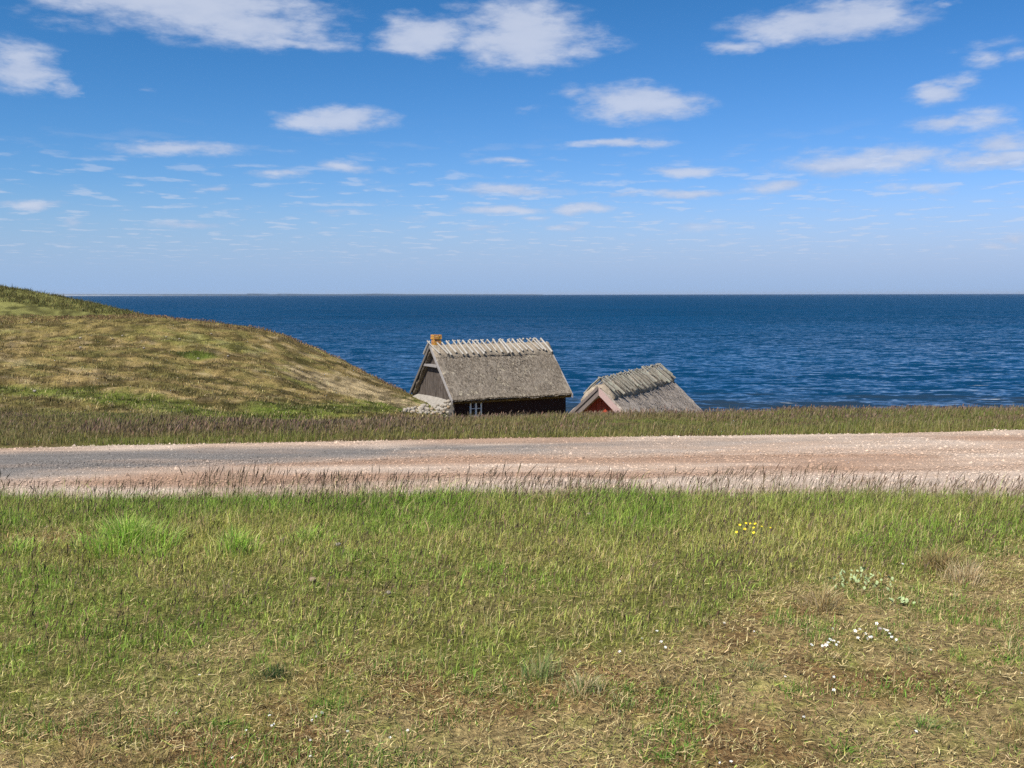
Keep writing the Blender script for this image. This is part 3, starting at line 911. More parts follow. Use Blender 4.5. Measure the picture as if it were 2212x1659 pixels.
# ------------------------------------------------------------------ building helpers
def bm_obj(name, bm, mat, parent, bevel=0.0, smooth=False):
    bmesh.ops.recalc_face_normals(bm, faces=bm.faces)
    me = bpy.data.meshes.new(name); bm.to_mesh(me); bm.free()
    if smooth:
        me.polygons.foreach_set('use_smooth', np.ones(len(me.polygons), dtype=bool))
    return link(name, me, parent, [mat] if not isinstance(mat, (list, tuple)) else mat)


def add_box(bm, lo, hi, mtx=None, jitter=0.0):
    vs = []
    for x in (lo[0], hi[0]):
        for y in (lo[1], hi[1]):
            for z in (lo[2], hi[2]):
                p = Vector((x, y, z))
                if jitter: p += Vector((random.uniform(-1, 1), random.uniform(-1, 1), random.uniform(-1, 1))) * jitter
                vs.append(bm.verts.new(mtx @ p if mtx else p))
    for f in ((0, 1, 3, 2), (4, 6, 7, 5), (0, 4, 5, 1), (2, 3, 7, 6), (0, 2, 6, 4), (1, 5, 7, 3)):
        bm.faces.new([vs[i] for i in f])
    return vs


def add_prism(bm, poly, axis_from, axis_to):
    """extrude a polygon of (a, b) in the plane across x from axis_from to axis_to: points (x, a, b)"""
    A = [bm.verts.new((axis_from, a, b)) for a, b in poly]; B = [bm.verts.new((axis_to, a, b)) for a, b in poly]
    n = len(poly)
    bm.faces.new(A); bm.faces.new(B[::-1])
    for i in range(n): bm.faces.new((A[i], A[(i + 1) % n], B[(i + 1) % n], B[i]))


def add_pole(bm, p0, p1, r0, r1, seg=6, wob=0.0):
    p0, p1 = Vector(p0), Vector(p1)
    d = (p1 - p0).normalized(); s = d.orthogonal().normalized(); t = d.cross(s)
    rings = []
    for f in (0, 0.5, 1):
        c = p0.lerp(p1, f) + (s * random.uniform(-wob, wob) + t * random.uniform(-wob, wob) if f == 0.5 else Vector())
        r = r0 + (r1 - r0) * f
        rings.append([bm.verts.new(c + (s * math.cos(6.2832 * k / seg + 0.3) + t * math.sin(6.2832 * k / seg + 0.3)) * r) for k in range(seg)])
    for a, b in zip(rings, rings[1:]):
        for k in range(seg): bm.faces.new((a[k], a[(k + 1) % seg], b[(k + 1) % seg], b[k]))
    bm.faces.new(rings[0]); bm.faces.new(rings[-1][::-1])


def thatch_mesh(L, hw, rise, thick, drop, seed, x0=0.0, round_ridge=0.15, rag=0.05, sag=0.0):
    """thatched double slope along x, ridge at y = 0, z = rise; lower edges at y = +-hw, z = 0"""
    nx_, ns = 70, 44
    xs = np.linspace(0, L, nx_)
    prof = []
    for s in np.linspace(-1, 1, ns):
        a = abs(s)
        y = s * hw; z = rise * (1 - a)
        z -= round_ridge * math.exp(-(a / 0.05) ** 2) * 0.6
        prof.append((y, z))
    nrm = (rise, hw); ln = math.hypot(*nrm)
    V, C = [], []
    P = np.array(prof)
    XX, SI = np.meshgrid(xs, np.arange(ns), indexing='ij')
    Yp = P[SI, 0]; Zp = P[SI, 1]
    s_ = np.abs(np.linspace(-1, 1, ns))[SI]
    dn = (fbm(XX * 1.6 + seed, Yp * 2.2 + Zp, 181 + seed % 7, 4) - 0.5) * rag * 2.2 + (fbm(XX * 7 + seed, Yp * 5, 191, 2) - 0.5) * rag
    dn -= sag * np.sin(np.pi * XX / L) * (1 - s_) * 1.0
    Zt = Zp + dn * hw / ln + 0.0; Yt = Yp + dn * np.sign(Yp) * rise / ln
    # ragged lower edge and gable edges
    e = (s_ > 0.999)
    Zt = Zt - e * (fbm(XX * 5, Yp, 195, 3) - 0.5) * 0.10
    Xt = XX + np.where((XX == 0) | (XX == L), (fbm(Yp * 5 + seed, XX, 197, 3) - 0.5) * 0.10, 0)
    top = np.stack([Xt + x0, Yt, Zt], -1)
    bot = np.stack([Xt + x0, Yp * 0.985, Zp - thick * ln / hw + (1 - s_) * 0.0], -1)
    bot[..., 2] = np.where(s_ > 0.999, Zt - drop, bot[..., 2])
    n_ = nx_ * ns
    idx = np.arange(n_).reshape(nx_, ns)
    F4 = []
    q = np.stack([idx[:-1, :-1], idx[1:, :-1], idx[1:, 1:], idx[:-1, 1:]], -1).reshape(-1, 4)
    F4.append(q); F4.append(q[:, ::-1] + n_)
    for j in (0, ns - 1):
        a = idx[:-1, j]; b = idx[1:, j]
        F4.append(np.stack([a, b, b + n_, a + n_], -1))
    for i in (0, nx_ - 1):
        a = idx[i, :-1]; b = idx[i, 1:]
        F4.append(np.stack([a, b, b + n_, a + n_], -1))
    return tri_mesh('thatch', np.concatenate([top.reshape(-1, 3), bot.reshape(-1, 3)]), np.concatenate(F4), None, True)


def reed_tufts(parent, n, L, hw, rise, cols, x0, lift=0.0, wide=0.03, seed=1):
    """loose reed ends on the slopes"""
    r = np.random.default_rng(seed)
    side = np.where(r.random(n) < 0.75, -1.0, 1.0)
    f = r.random(n); x = r.uniform(0.02, L - 0.02, n) + x0
    ln = math.hypot(hw, rise); dy, dz = hw / ln, -rise / ln; ny_, nz_ = rise / ln, hw / ln
    l = r.uniform(0.08, 0.26, n); w = wide * r.uniform(0.4, 1.0, n)
    f = np.minimum(f, 1 - l / ln * 0.7)
    y0 = f * hw; z0 = rise * (1 - f)
    P = np.zeros((n, 4, 3)); b0 = -0.02 * r.random(n); b1 = 0.03 * r.random(n)
    sk = r.normal(0, 0.25, n) * l
    for k, (a, s, up) in enumerate(((0, -1, b0), (0, 1, b0), (1, 1, b1), (1, -1, b1))):
        P[:, k, 0] = x + s * w * 0.5 + a * sk
        P[:, k, 1] = side * (y0 + dy * l * a + ny_ * (up + lift))
        P[:, k, 2] = z0 + dz * l * a + nz_ * (up + lift)
    T = np.arange(n * 4).reshape(n, 4)
    c = np.array(cols)[r.integers(0, len(cols), n)] * r.uniform(0.65, 1.3, (n, 1))
    o = link('reed_ends', tri_mesh('reed_ends', P, T, np.repeat(c[:, None], 4, 1)), parent, [M_STRAW])
    o['kind'] = 'stuff'
    return o


M_TH1 = mat_thatch('grey_thatch', (0.085, 0.068, 0.050), (0.235, 0.195, 0.150), (0.34, 0.295, 0.235), (0.50, 0.44, 0.31))
M_TH2 = mat_thatch('pale_thatch', (0.20, 0.165, 0.13), (0.42, 0.355, 0.295), (0.55, 0.48, 0.41), (0.55, 0.47, 0.36))
M_RIDGE = mat_thatch('ridge_straw', (0.20, 0.165, 0.12), (0.38, 0.31, 0.23), (0.50, 0.43, 0.33), (0.56, 0.49, 0.37))
M_POLE = mat_wood('silver_pole', (0.30, 0.27, 0.225), (0.50, 0.46, 0.40), (0.40, 0.375, 0.32))
M_POLE2 = mat_wood('lichen_pole', (0.17, 0.15, 0.115), (0.38, 0.35, 0.285), (0.36, 0.365, 0.28))
M_GREY = mat_wood('grey_board', (0.045, 0.034, 0.027), (0.17, 0.142, 0.12), (0.08, 0.062, 0.05))
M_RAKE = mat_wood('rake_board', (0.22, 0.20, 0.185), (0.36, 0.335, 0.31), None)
M_RAKE_SHADED = mat_wood('shaded_rake_board', (0.10, 0.088, 0.075), (0.20, 0.18, 0.16), (0.16, 0.15, 0.12))  # darker copy of the rake board, shade of the far side painted in
M_TAR = mat_wood('tarred_board', (0.016, 0.008, 0.007), (0.035, 0.014, 0.011), None)
M_RED = mat_wood('red_board', (0.28, 0.042, 0.022), (0.44, 0.085, 0.045), (0.34, 0.06, 0.035))
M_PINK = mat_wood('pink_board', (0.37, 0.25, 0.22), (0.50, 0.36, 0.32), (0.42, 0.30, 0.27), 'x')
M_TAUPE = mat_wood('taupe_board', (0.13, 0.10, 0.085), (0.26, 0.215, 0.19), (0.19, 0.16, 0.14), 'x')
M_WHITE = mat_plain('window_paint', (0.62, 0.66, 0.66), 0.6, 0.3, 30, 0.1)
M_BRICK = mat_plain('lichen_brick', (0.42, 0.18, 0.085), 0.95, 0.1, 14, 0.3, (0.58, 0.31, 0.045), 0.43, 0.58, 0.02)
M_MORTAR = mat_plain('mortar', (0.42, 0.36, 0.28), 0.95, 0.1, 20, 0.2)
M_CONC = mat_plain('pale_concrete', (0.27, 0.245, 0.21), 0.95, 0.1, 6, 0.2, (0.30, 0.27, 0.22), 0.5, 0.7, 0.02)
M_DARK = mat_plain('dark_inside', (0.012, 0.010, 0.010), 0.9, 0.1)


def mat_glass():
    m, t, b, out = new_mat('window_glass')
    b.inputs['Base Color'].default_value = (0.012, 0.014, 0.016, 1)
    b.inputs['Roughness'].default_value = 0.04
    b.inputs['Specular IOR Level'].default_value = 0.6
    n = t.noise(t.n('ShaderNodeTexCoord').outputs['Object'], 3, 2)
    bump(t, b, n.outputs[0], 0.08, 0.02)
    return m
M_GLASS = mat_glass()


def clip_tri(x0, x1, hw, rise, zmin, ztop_shift):
    """plank outline between x0 and x1 under a gable of half width hw: (x, z) corners, top following the slope"""
    zt = lambda x: rise * (1 - abs(x) / hw) + ztop_shift
    pts = [(x0, zmin), (x1, zmin), (x1, max(zt(x1), zmin + 0.01))]
    if x0 < 0 < x1: pts.append((0, zt(0)))
    pts.append((x0, max(zt(x0), zmin + 0.01)))
    return pts


def gable_planks(parent, x, out, hw, eave_z, rise, base_z, wall_hw, width, mat, top_shift=-0.1, name='plank'):
    """upright planks on a gable at local x; out = -1 or 1 (the side they face)"""
    y = -wall_hw
    while y < wall_hw - 0.02:
        w = min(width * random.uniform(0.85, 1.15), wall_hw - y)
        bm = bmesh.new()
        poly = clip_tri(y + 0.006, y + w - 0.006, hw, rise, base_z - eave_z - random.uniform(0, 0.03), top_shift)
        dx = random.uniform(0, 0.018)
        add_prism(bm, [(a, b + eave_z) for a, b in poly], x + out * dx, x + out * (dx + 0.03))
        bm_obj(name, bm, mat, parent)
        y += w


# ------------------------------------------------------------------ big cottage
def big_cottage():
    az_r = R(62)
    rd = Vector((math.sin(az_r), math.cos(az_r), 0)); gd = Vector((-math.cos(az_r), math.sin(az_r), 0))
    near_eave = Vector((-3.02, 52.0, EYE - 5.36))
    HW, RISE, L = 2.78, 2.72, 7.12
    WALL = 1.75
    org = near_eave + gd * HW
    h = empty('thatched_cottage', (org.x, org.y, org.z - WALL), math.atan2(rd.y, rd.x))
    tag(h, 'large dark thatched cottage with brick chimney and white window, left of the red hut', 'house')
    EZ = WALL      # eaves in local height; -y side faces the camera
    OV, GO = 0.42, 0.20
    wy = HW - OV
    # walls
    bm = bmesh.new()
    zt = EZ + RISE * OV / HW - 0.02
    add_prism(bm, [(-wy, -0.6), (wy, -0.6), (wy, zt - 0.25), (0, EZ + RISE - 0.45), (-wy, zt - 0.25)], GO + 0.05, L - 0.22)
    bm_obj('wall', bm, M_TAR, h)
    n = 36
    wx = (1.12, 1.88)
    x = GO
    while x < L - 0.2:
        w = random.uniform(0.15, 0.22); x1 = min(x + w, L - 0.18)
        bm = bmesh.new()
        dy = random.uniform(0, 0.012)
        if x1 > wx[0] and x < wx[1]:
            add_box(bm, (x + 0.004, -wy - 0.03 - dy, -0.6), (x1 - 0.004, -wy - dy + 0.0, 0.80))
        else:
            add_box(bm, (x + 0.004, -wy - 0.03 - dy, -0.6), (x1 - 0.004, -wy - dy + 0.0, zt - 0.2))
        bm_obj('wall_plank', bm, M_TAR, h)
        x = x1
    # near gable: cladding planks above and below the tie beam
    gable_planks(h, GO + 0.05, -1, HW, EZ, RISE, EZ - 0.12, wy + 0.05, 0.115, M_GREY, -0.42, 'gable_plank')
    gable_planks(h, L - 0.22, 1, HW, EZ, RISE, -0.3, wy, 0.2, M_GREY, -0.42, 'gable_plank')
    zb = EZ + RISE * 0.56
    yb = HW * (1 - 0.56) - 0.10
    bm = bmesh.new(); add_box(bm, (-0.02, -yb, zb), (GO + 0.02, yb, zb + 0.12)); bm_obj('tie_beam', bm, M_RAKE, h)
    # thatch
    th = link('thatch', thatch_mesh(L, HW, RISE, 0.26, 0.10, 3, rag=0.05, sag=0.06), h, [M_TH1]); th.location = (0, 0, EZ)
    reed_tufts(th, 3800, L, HW, RISE, [(0.17, 0.14, 0.105), (0.235, 0.195, 0.15), (0.30, 0.26, 0.205)], 0, -0.012, 0.04, 5)
    # lichen mats on the thatch
    # straw along the ridge
    ln = math.hypot(HW, RISE); uy, uz = HW / ln, RISE / ln
    bm = bmesh.new()
    K = 60
    rows = []
    for i in range(K + 1):
        xx = L * i / K
        ring = []
        for (f, off) in ((-0.95, 0.0), (-0.90, 0.075), (-0.5, 0.09), (-0.12, 0.10), (0.12, 0.10), (0.5, 0.09), (0.90, 0.075), (0.95, 0.0)):
            s = 1 if f > 0 else -1
            a = abs(f) * (1.0 + 0.12 * (fbm(xx * 3.1, f * 7, 201, 3) - 0.5) * 2)
            o_ = off + (fbm(xx * 6, f * 9 + 3, 203, 3) - 0.5) * 0.07
            ring.append(bm.verts.new((xx + random.uniform(-0.02, 0.02) + (0.03 if i == K else 0) - (0.03 if i == 0 else 0), s * (a * uy + o_ * uz), EZ + RISE - a * uz + o_ * uy - 0.03)))
        rows.append(ring)
    for a, b in zip(rows, rows[1:]):
        for k in range(7): bm.faces.new((a[k], b[k], b[k + 1], a[k + 1]))
    for ring in (rows[0], rows[-1]):      # close the ends against the thatch
        inner = [bm.verts.new((v_.co.x, v_.co.y - math.copysign(0.17 * uz, v_.co.y), v_.co.z - 0.17 * uy)) for v_ in ring]
        for k in range(7): bm.faces.new((ring[k], ring[k + 1], inner[k + 1], inner[k]))
    bm_obj('ridge_straw', bm, M_RIDGE, h, smooth=True)
    # crossed ridge poles
    npair = 23
    for i in range(npair):
        xx = 0.10 + (L - 0.30) * i / (npair - 1) + random.uniform(-0.09, 0.09)
        for side in (-1, 1):
            lo = random.uniform(0.66, 0.92); hi = random.uniform(0.06, 0.14)
            skew = 0.17 + random.uniform(-0.08, 0.08)
            off = 0.15
            r = random.uniform(0.045, 0.070)
            bm = bmesh.new()
            lowp = (xx + skew * (1 if side < 0 else -1) + (0.11 if side > 0 else 0), side * (lo * uy + off * uz), EZ + RISE - lo * uz + off * uy - 0.02)
            hip = (xx - skew + (0.11 if side > 0 else 0), -side * hi * uy + side * off * uz * 0.5, EZ + RISE + hi * uz + off * uy)
            add_pole(bm, lowp, hip, r, r * 0.8, 6, 0.015)
            bm_obj('ridge_pole', bm, M_POLE, h)
    # barge boards
    for xg in (-0.05, L + 0.0):
        for side in (-1, 1):
            bm = bmesh.new()
            e = 1.02
            t0, t1 = 0.035, 0.175
            poly = []
            for (f, dpth) in ((0.0, t0), (e, t0), (e, t1), (0.0, t1)):
                y = side * HW * f; z = EZ + RISE * (1 - f) + 0.06 - dpth / uy
                poly.append((y, z))
            add_prism(bm, poly, xg - 0.035 - (0.004 if side > 0 else 0), xg + 0.02)
            bm_obj('barge_board', bm, M_RAKE if side < 0 else M_RAKE_SHADED, h)
    # window: two casements of two panes
    w = empty('window'); w.parent = h; w.location = (1.46, -wy - 0.05, 0.80)
    W2, H2 = 0.34, 0.82
    def bx(name, lo, hi, mat):
        bm = bmesh.new(); add_box(bm, lo, hi); return bm_obj(name, bm, mat, w)
    bm = bmesh.new()
    add_box(bm, (-W2, -0.05, 0), (-W2 + 0.07, 0.05, H2)); add_box(bm, (W2 - 0.07, -0.05, 0), (W2, 0.05, H2))
    add_box(bm, (-W2 + 0.07, -0.05, H2 - 0.07), (W2 - 0.07, 0.05, H2)); add_box(bm, (-W2 + 0.07, -0.05, 0), (W2 - 0.07, 0.05, 0.06))
    bm_obj('window_frame', bm, M_WHITE, w)
    bx('mullion', (-0.045, -0.06, 0.06), (0.045, 0.04, H2 - 0.07), M_WHITE)
    for s in (-1, 1):
        xa, xb = (-W2 + 0.07, -0.045) if s < 0 else (0.045, W2 - 0.07)
        bx('glazing_bar', (xa, -0.035, 0.38), (xb, 0.0, 0.415), M_WHITE)
        bx('pane', (xa, -0.012, 0.06), (xb, -0.004, 0.38), M_GLASS)
        bx('pane', (xa, -0.012, 0.415), (xb, -0.004, H2 - 0.07), M_GLASS)
    bx('window_sill', (-W2 - 0.04, -0.10, -0.05), (W2 + 0.04, 0.05, -0.003), M_WHITE)
    # chimney of lichened brick
    c = empty('chimney'); c.parent = h; c.location = (0.36, 0.10, EZ + RISE - 0.35)
    CW, CH = 0.20, 0.80
    bm = bmesh.new(); add_box(bm, (-CW + 0.02, -CW + 0.02, 0), (CW - 0.02, CW - 0.02, CH - 0.03)); bm_obj('mortar_core', bm, M_MORTAR, c)
    bm = bmesh.new()
    z = 0.0; k = 0
    while z < CH - 0.01:
        for side in range(4):
            m = Matrix.Rotation(side * math.pi / 2, 4, 'Z')
            grow = 0.03 if z > CH - 0.20 else 0.0
            cuts = (-CW, -0.05, CW - 0.11) if k % 2 else (-CW, 0.02, CW - 0.11)
            for a, b in zip(cuts, cuts[1:]):
                add_box(bm, (a + 0.006 - grow, -CW - grow, z + 0.006), (b - 0.006, -CW + 0.10 - grow, z + 0.070), m, 0.006)
        z += 0.078; k += 1
    o = bm_obj('chimney_bricks', bm, M_BRICK, c); o['kind'] = 'stuff'
    # pale rendered footing along the gable
    bm = bmesh.new()
    poly = [(-wy - 0.30, -0.9), (-wy - 0.30, 0.50), (wy + 0.2, 0.55), (wy + 0.2, -0.9)]
    vs = []
    for (y, z0, x0) in ((-wy - 0.06, EZ - 0.15, -0.42), (-wy * 0.3, EZ - 0.08, -0.50), (wy * 0.4, EZ - 0.08, -0.45), (wy + 0.2, EZ - 0.12, -0.40)):
        vs.append([bm.verts.new(p) for p in ((GO + 0.03, y, z0), (x0, y, z0 - 0.42), (x0 - 0.12, y, -0.9), (GO + 0.03, y, -0.9))])
    for a, b in zip(vs, vs[1:]):
        for k in range(4): bm.faces.new((a[k], a[(k + 1) % 4], b[(k + 1) % 4], b[k]))
    bm.faces.new(vs[0]); bm.faces.new(vs[-1][::-1])
    bm_obj('footing', bm, M_CONC, h)
    return h, org, rd, gd


cottage, c_org, c_rd, c_gd = big_cottage()


# ------------------------------------------------------------------ red hut
def red_hut():
    az_r = R(23.5)
    rd = Vector((math.sin(az_r), math.cos(az_r), 0))
    HW, RISE, L = 2.55, 2.45, 9.6
    WALL = 1.25
    apex = Vector((87.5 / F * 42.0, 42.0, EYE - 42.0 * slope_of(384.3)))
    h = empty('thatched_hut', (apex.x, apex.y, apex.z - RISE - WALL), math.atan2(rd.y, rd.x))
    tag(h, 'small red boarded hut with thatched roof half hidden behind the grassy bank', 'house')
    EZ = WALL; OV, GO = 0.35, 0.38
    wy = HW - OV
    zt = EZ + RISE * OV / HW
    bm = bmesh.new()
    add_prism(bm, [(-wy, -0.6), (wy, -0.6), (wy, zt - 0.25), (0, EZ + RISE - 0.45), (-wy, zt - 0.25)], GO + 0.05, L - 0.25)
    bm_obj('wall', bm, M_TAR, h)
    gable_planks(h, GO + 0.05, -1, HW, EZ, RISE, -0.4, wy, 0.24, M_RED, -0.44, 'gable_plank')
    gable_planks(h, L - 0.25, 1, HW, EZ, RISE, -0.4, wy, 0.24, M_RED, -0.44, 'gable_plank')
    for side in (-1, 1):
        x = GO + 0.05
        while x < L - 0.27:
            x1 = min(x + random.uniform(0.2, 0.27), L - 0.25)
            bm = bmesh.new(); d = random.uniform(0, 0.012)
            ya, yb = sorted((side * (wy + d), side * (wy + 0.03 + d)))
            add_box(bm, (x + 0.004, ya, -0.5), (x1 - 0.004, yb, zt - 0.25)); bm_obj('wall_plank', bm, M_RED, h)
            x = x1
    th = link('thatch', thatch_mesh(L, HW, RISE, 0.32, 0.22, 12, rag=0.05, sag=0.05), h, [M_TH2]); th.location = (0, 0, EZ)
    reed_tufts(th, 6500, L, HW, RISE, [(0.32, 0.27, 0.22), (0.42, 0.355, 0.295), (0.50, 0.43, 0.36)], 0, -0.01, 0.035, 9)
    ln = math.hypot(HW, RISE); uy, uz = HW / ln, RISE / ln
    # thick, ragged straw over the ridge
    bm = bmesh.new(); rows = []; K = 70
    for i in range(K + 1):
        xx = L * i / K; ring = []
        for (f, off) in ((-0.90, -0.02), (-0.85, 0.10), (-0.5, 0.14), (-0.15, 0.13), (0.15, 0.13), (0.6, 0.17), (1.05, 0.15), (1.12, -0.02)):
            s = 1 if f > 0 else -1
            a = abs(f) * (1 + 0.16 * (fbm(xx * 3.1, f * 7, 211, 3) - 0.5) * 2)
            o_ = off + (fbm(xx * 5, f * 9 + 3, 213, 3) - 0.5) * 0.13
            ring.append(bm.verts.new((xx + random.uniform(-0.02, 0.02), s * (a * uy + o_ * uz), EZ + RISE - a * uz + o_ * uy - 0.04)))
        rows.append(ring)
    for a, b in zip(rows, rows[1:]):
        for k in range(7): bm.faces.new((a[k], b[k], b[k + 1], a[k + 1]))
    for ring in (rows[0], rows[-1]):      # close the ends against the thatch
        inner = [bm.verts.new((v_.co.x, v_.co.y - math.copysign(0.17 * uz, v_.co.y), v_.co.z - 0.17 * uy)) for v_ in ring]
        for k in range(7): bm.faces.new((ring[k], ring[k + 1], inner[k + 1], inner[k]))
    rs = bm_obj('ridge_straw', bm, M_RIDGE, h, smooth=True)
    # dense crossed poles
    npair = 25
    for i in range(npair):
        xx = 0.12 + (L - 0.16) * i / (npair - 1) + random.uniform(-0.07, 0.07)
        for side in (-1, 1):
            lo = random.uniform(0.58, 0.98); hi = random.uniform(0.08, 0.22); off = 0.23
            skew = random.gauss(0.10, 0.20); r = random.uniform(0.032, 0.060)
            bm = bmesh.new()
            add_pole(bm, (xx + skew, side * (lo * uy + off * uz), EZ + RISE - lo * uz + off * uy - 0.03), (xx - skew * 0.4, -side * hi * uy + side * off * uz * 0.4, EZ + RISE + hi * uz + off * uy), r, r * 0.75, 6, 0.03)
            bm_obj('ridge_pole', bm, M_POLE2, h)
    # wide barge boards (two boards each side)
    for side in (-1, 1):
        bm = bmesh.new(); poly = []
        e = 1.02
        t0, t1 = (0.10, 0.33)
        for (f, dp) in ((0.0, t0), (e, t0), (e, t1), (0.0, t1)):
            poly.append((side * HW * f, EZ + RISE * (1 - f) - dp / uy))
        add_prism(bm, poly, -0.06 - (0.005 if side < 0 else 0), -0.02)
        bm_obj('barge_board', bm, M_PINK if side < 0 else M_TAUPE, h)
        if side > 0:
            bm = bmesh.new(); poly = []
            for (f, dp) in ((0.02, 0.02), (e, 0.02), (e, 0.13), (0.02, 0.13)):
                poly.append((side * HW * f, EZ + RISE * (1 - f) - dp / uy))
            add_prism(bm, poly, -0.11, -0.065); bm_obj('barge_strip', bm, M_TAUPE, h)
    return h


hut = red_hut()

# ------------------------------------------------------------------ stone wall at the cottage corner
def stone_mesh(seed, sub=2):
    bm = bmesh.new(); bmesh.ops.create_icosphere(bm, subdivisions=sub, radius=1.0)
    r = random.Random(seed)
    o = Vector((r.uniform(0, 50), r.uniform(0, 50), r.uniform(0, 50)))
    from mathutils import noise as mn
    for v in bm.verts:
        k = 1 + 0.28 * mn.noise(v.co * 0.9 + o) + 0.12 * mn.noise(v.co * 2.3 + o)
        v.co = v.co * k
        for ax in (0, 1, 2):
            lim = 0.80 + 0.1 * math.sin(o[ax] + ax)
            v.co[ax] = max(-lim, min(lim, v.co[ax]))
    me = bpy.data.meshes.new('stone'); bm.to_mesh(me); bm.free()
    me.polygons.foreach_set('use_smooth', np.ones(len(me.polygons), dtype=bool))
    return me


def stone_mat(name, c1, c2, c3):
    m, t, b, out = new_mat(name)
    O = t.n('ShaderNodeTexCoord').outputs['Object']; oi = t.n('ShaderNodeObjectInfo')
    n = t.noise(t.vmath('ADD', O, oi.outputs['Location']), 2.2, 5, 0.7)
    c = t.mix(t.step(n.outputs[0], 0.35, 0.65), c1, c2)
    c = t.mix(t.step(oi.outputs['Random'], 0.7, 0.9), c, c3)
    t.put(b.inputs['Base Color'], c); b.inputs['Roughness'].default_value = 0.95
    bump(t, b, n.outputs[0], 0.5, 0.1)
    return m

M_BOULDER = stone_mat('pale_boulder', (0.20, 0.165, 0.125), (0.47, 0.415, 0.335), (0.32, 0.24, 0.15))
stone_meshes = []
for i in range(6):
    me = stone_mesh(i); me.materials.append(M_BOULDER); stone_meshes.append(me)

corner = c_org - c_gd * 2.36
sw = empty('stone_wall', (corner.x - 0.6, corner.y - 0.9, float(height(corner.x - 0.6, corner.y - 0.9))))
tag(sw, 'rough dry stone wall of pale boulders at the cottage corner', 'wall')
bpy.context.view_layer.update()
swi = sw.matrix_world.inverted()
srnd = random.Random(5)
k = 0
def lay_stone(p, s):
    global k
    o = bpy.data.objects.new('stone', stone_meshes[k % 6]); COL.objects.link(o); k += 1
    o.parent = sw
    o.location = swi @ p
    o.scale = (s * srnd.uniform(0.9, 1.4), s * srnd.uniform(0.8, 1.2), s * srnd.uniform(0.65, 0.95))
    o.rotation_euler = (srnd.uniform(-0.3, 0.3), srnd.uniform(-0.3, 0.3), srnd.uniform(0, 6.28))
# the heap leans on the bank: highest at the cottage corner, running out to the left
placed = []
for tries in range(1500):
    f = srnd.random()
    s_ = srnd.choice((0.07, 0.09, 0.11, 0.13, 0.16, 0.20))
    if f < 0.36:                       # the built part by the corner
        top = 0.76 - 0.9 * f
        zc = srnd.uniform(-0.15, top)
        p = Vector((corner.x - 0.02 - f * 2.6, corner.y - 0.66 + 0.30 * zc + srnd.uniform(-0.06, 0.06), EYE - 6.15 + zc))
    else:                              # fallen stones on the slope
        u_ = 453 - 52 * f
        v_ = srnd.uniform(403 + (f - 0.36) * 13, 414.5)
        p = ground_at(u_, v_)
        s_ *= 0.8
        if p.y < 42 or p.y > 53: continue
        p.z += s_ * 0.35
    if any((p - q).length < (s_ + t_) * (0.80 if f < 0.36 else 1.15) for q, t_ in placed): continue
    placed.append((p, s_)); lay_stone(p, s_)
print('stones', len(placed))

# ------------------------------------------------------------------ haze over the sea
hz = bpy.data.meshes.new('haze')
bmh = bmesh.new(); add_box(bmh, (-42000, -60, -12.5), (42000, 33000, 46)); bmesh.ops.recalc_face_normals(bmh, faces=bmh.faces); bmh.to_mesh(hz); bmh.free()
HAZE = True
if HAZE:
    mh = bpy.data.materials.new('sea_haze'); mh.use_nodes = True; mh.node_tree.nodes.clear()
    ho = mh.node_tree.nodes.new('ShaderNodeOutputMaterial'); pv = mh.node_tree.nodes.new('ShaderNodeVolumePrincipled')
    pv.inputs['Color'].default_value = (0.80, 0.88, 1.0, 1); pv.inputs['Density'].default_value = 2.6e-5; pv.inputs['Anisotropy'].default_value = 0.2
    mh.node_tree.links.new(pv.outputs[0], ho.inputs['Volume'])
    mh.cycles.homogeneous_volume = True if hasattr(mh.cycles, 'homogeneous_volume') else None
    o = link('haze', hz, None, [mh])
    tag(o, 'thin pale haze lying over the sea', 'haze', kind='stuff')


# ------------------------------------------------------------------ single plants, flowers and stones
def tuft(u, v, n, hgt, spread, lean, cols, w, label, cat='grass tuft', name='grass_tuft', group=None, stalk=None):
    p = ground_at(u, v)
    n = int(n * 0.8); cols = np.array(cols) * 1.25; lean = lean + 0.1
    r = rng
    a = r.random(n) * 6.2832; rad = np.minimum(spread * 0.62 * np.abs(r.normal(0, 1, n)) * (0.75 + 0.5 * vnoise(np.cos(a) * 2 + u, np.sin(a) * 2 + v, 9)), spread * 0.95)
    X = rad * np.cos(a); Y = rad * np.sin(a)
    Zw = height(p.x + X, p.y + Y) - p.z
    c = vary(np.array(cols)[r.integers(0, len(cols), n)], n, 0.2, 0.05)
    ld = np.where(r.random(n) < 0.65, a, r.normal(WIND, 1.0, n))
    parts = [blades(X, Y, hgt * r.uniform(0.45, 1.15, n) * np.clip(1 - 0.38 * rad / spread, 0.35, 1), r.uniform(0.6, 1.2, n) * w, np.abs(r.normal(lean, 0.25, n)), ld, c, None, Zw)]
    V_, T_, C_ = join(parts)
    o = link(name, tri_mesh(name, V_, T_, np.clip(C_, 0.004, 0.9)), None, [M_BLADE])
    o.location = p
    tag(o, label, cat, group)
    return o

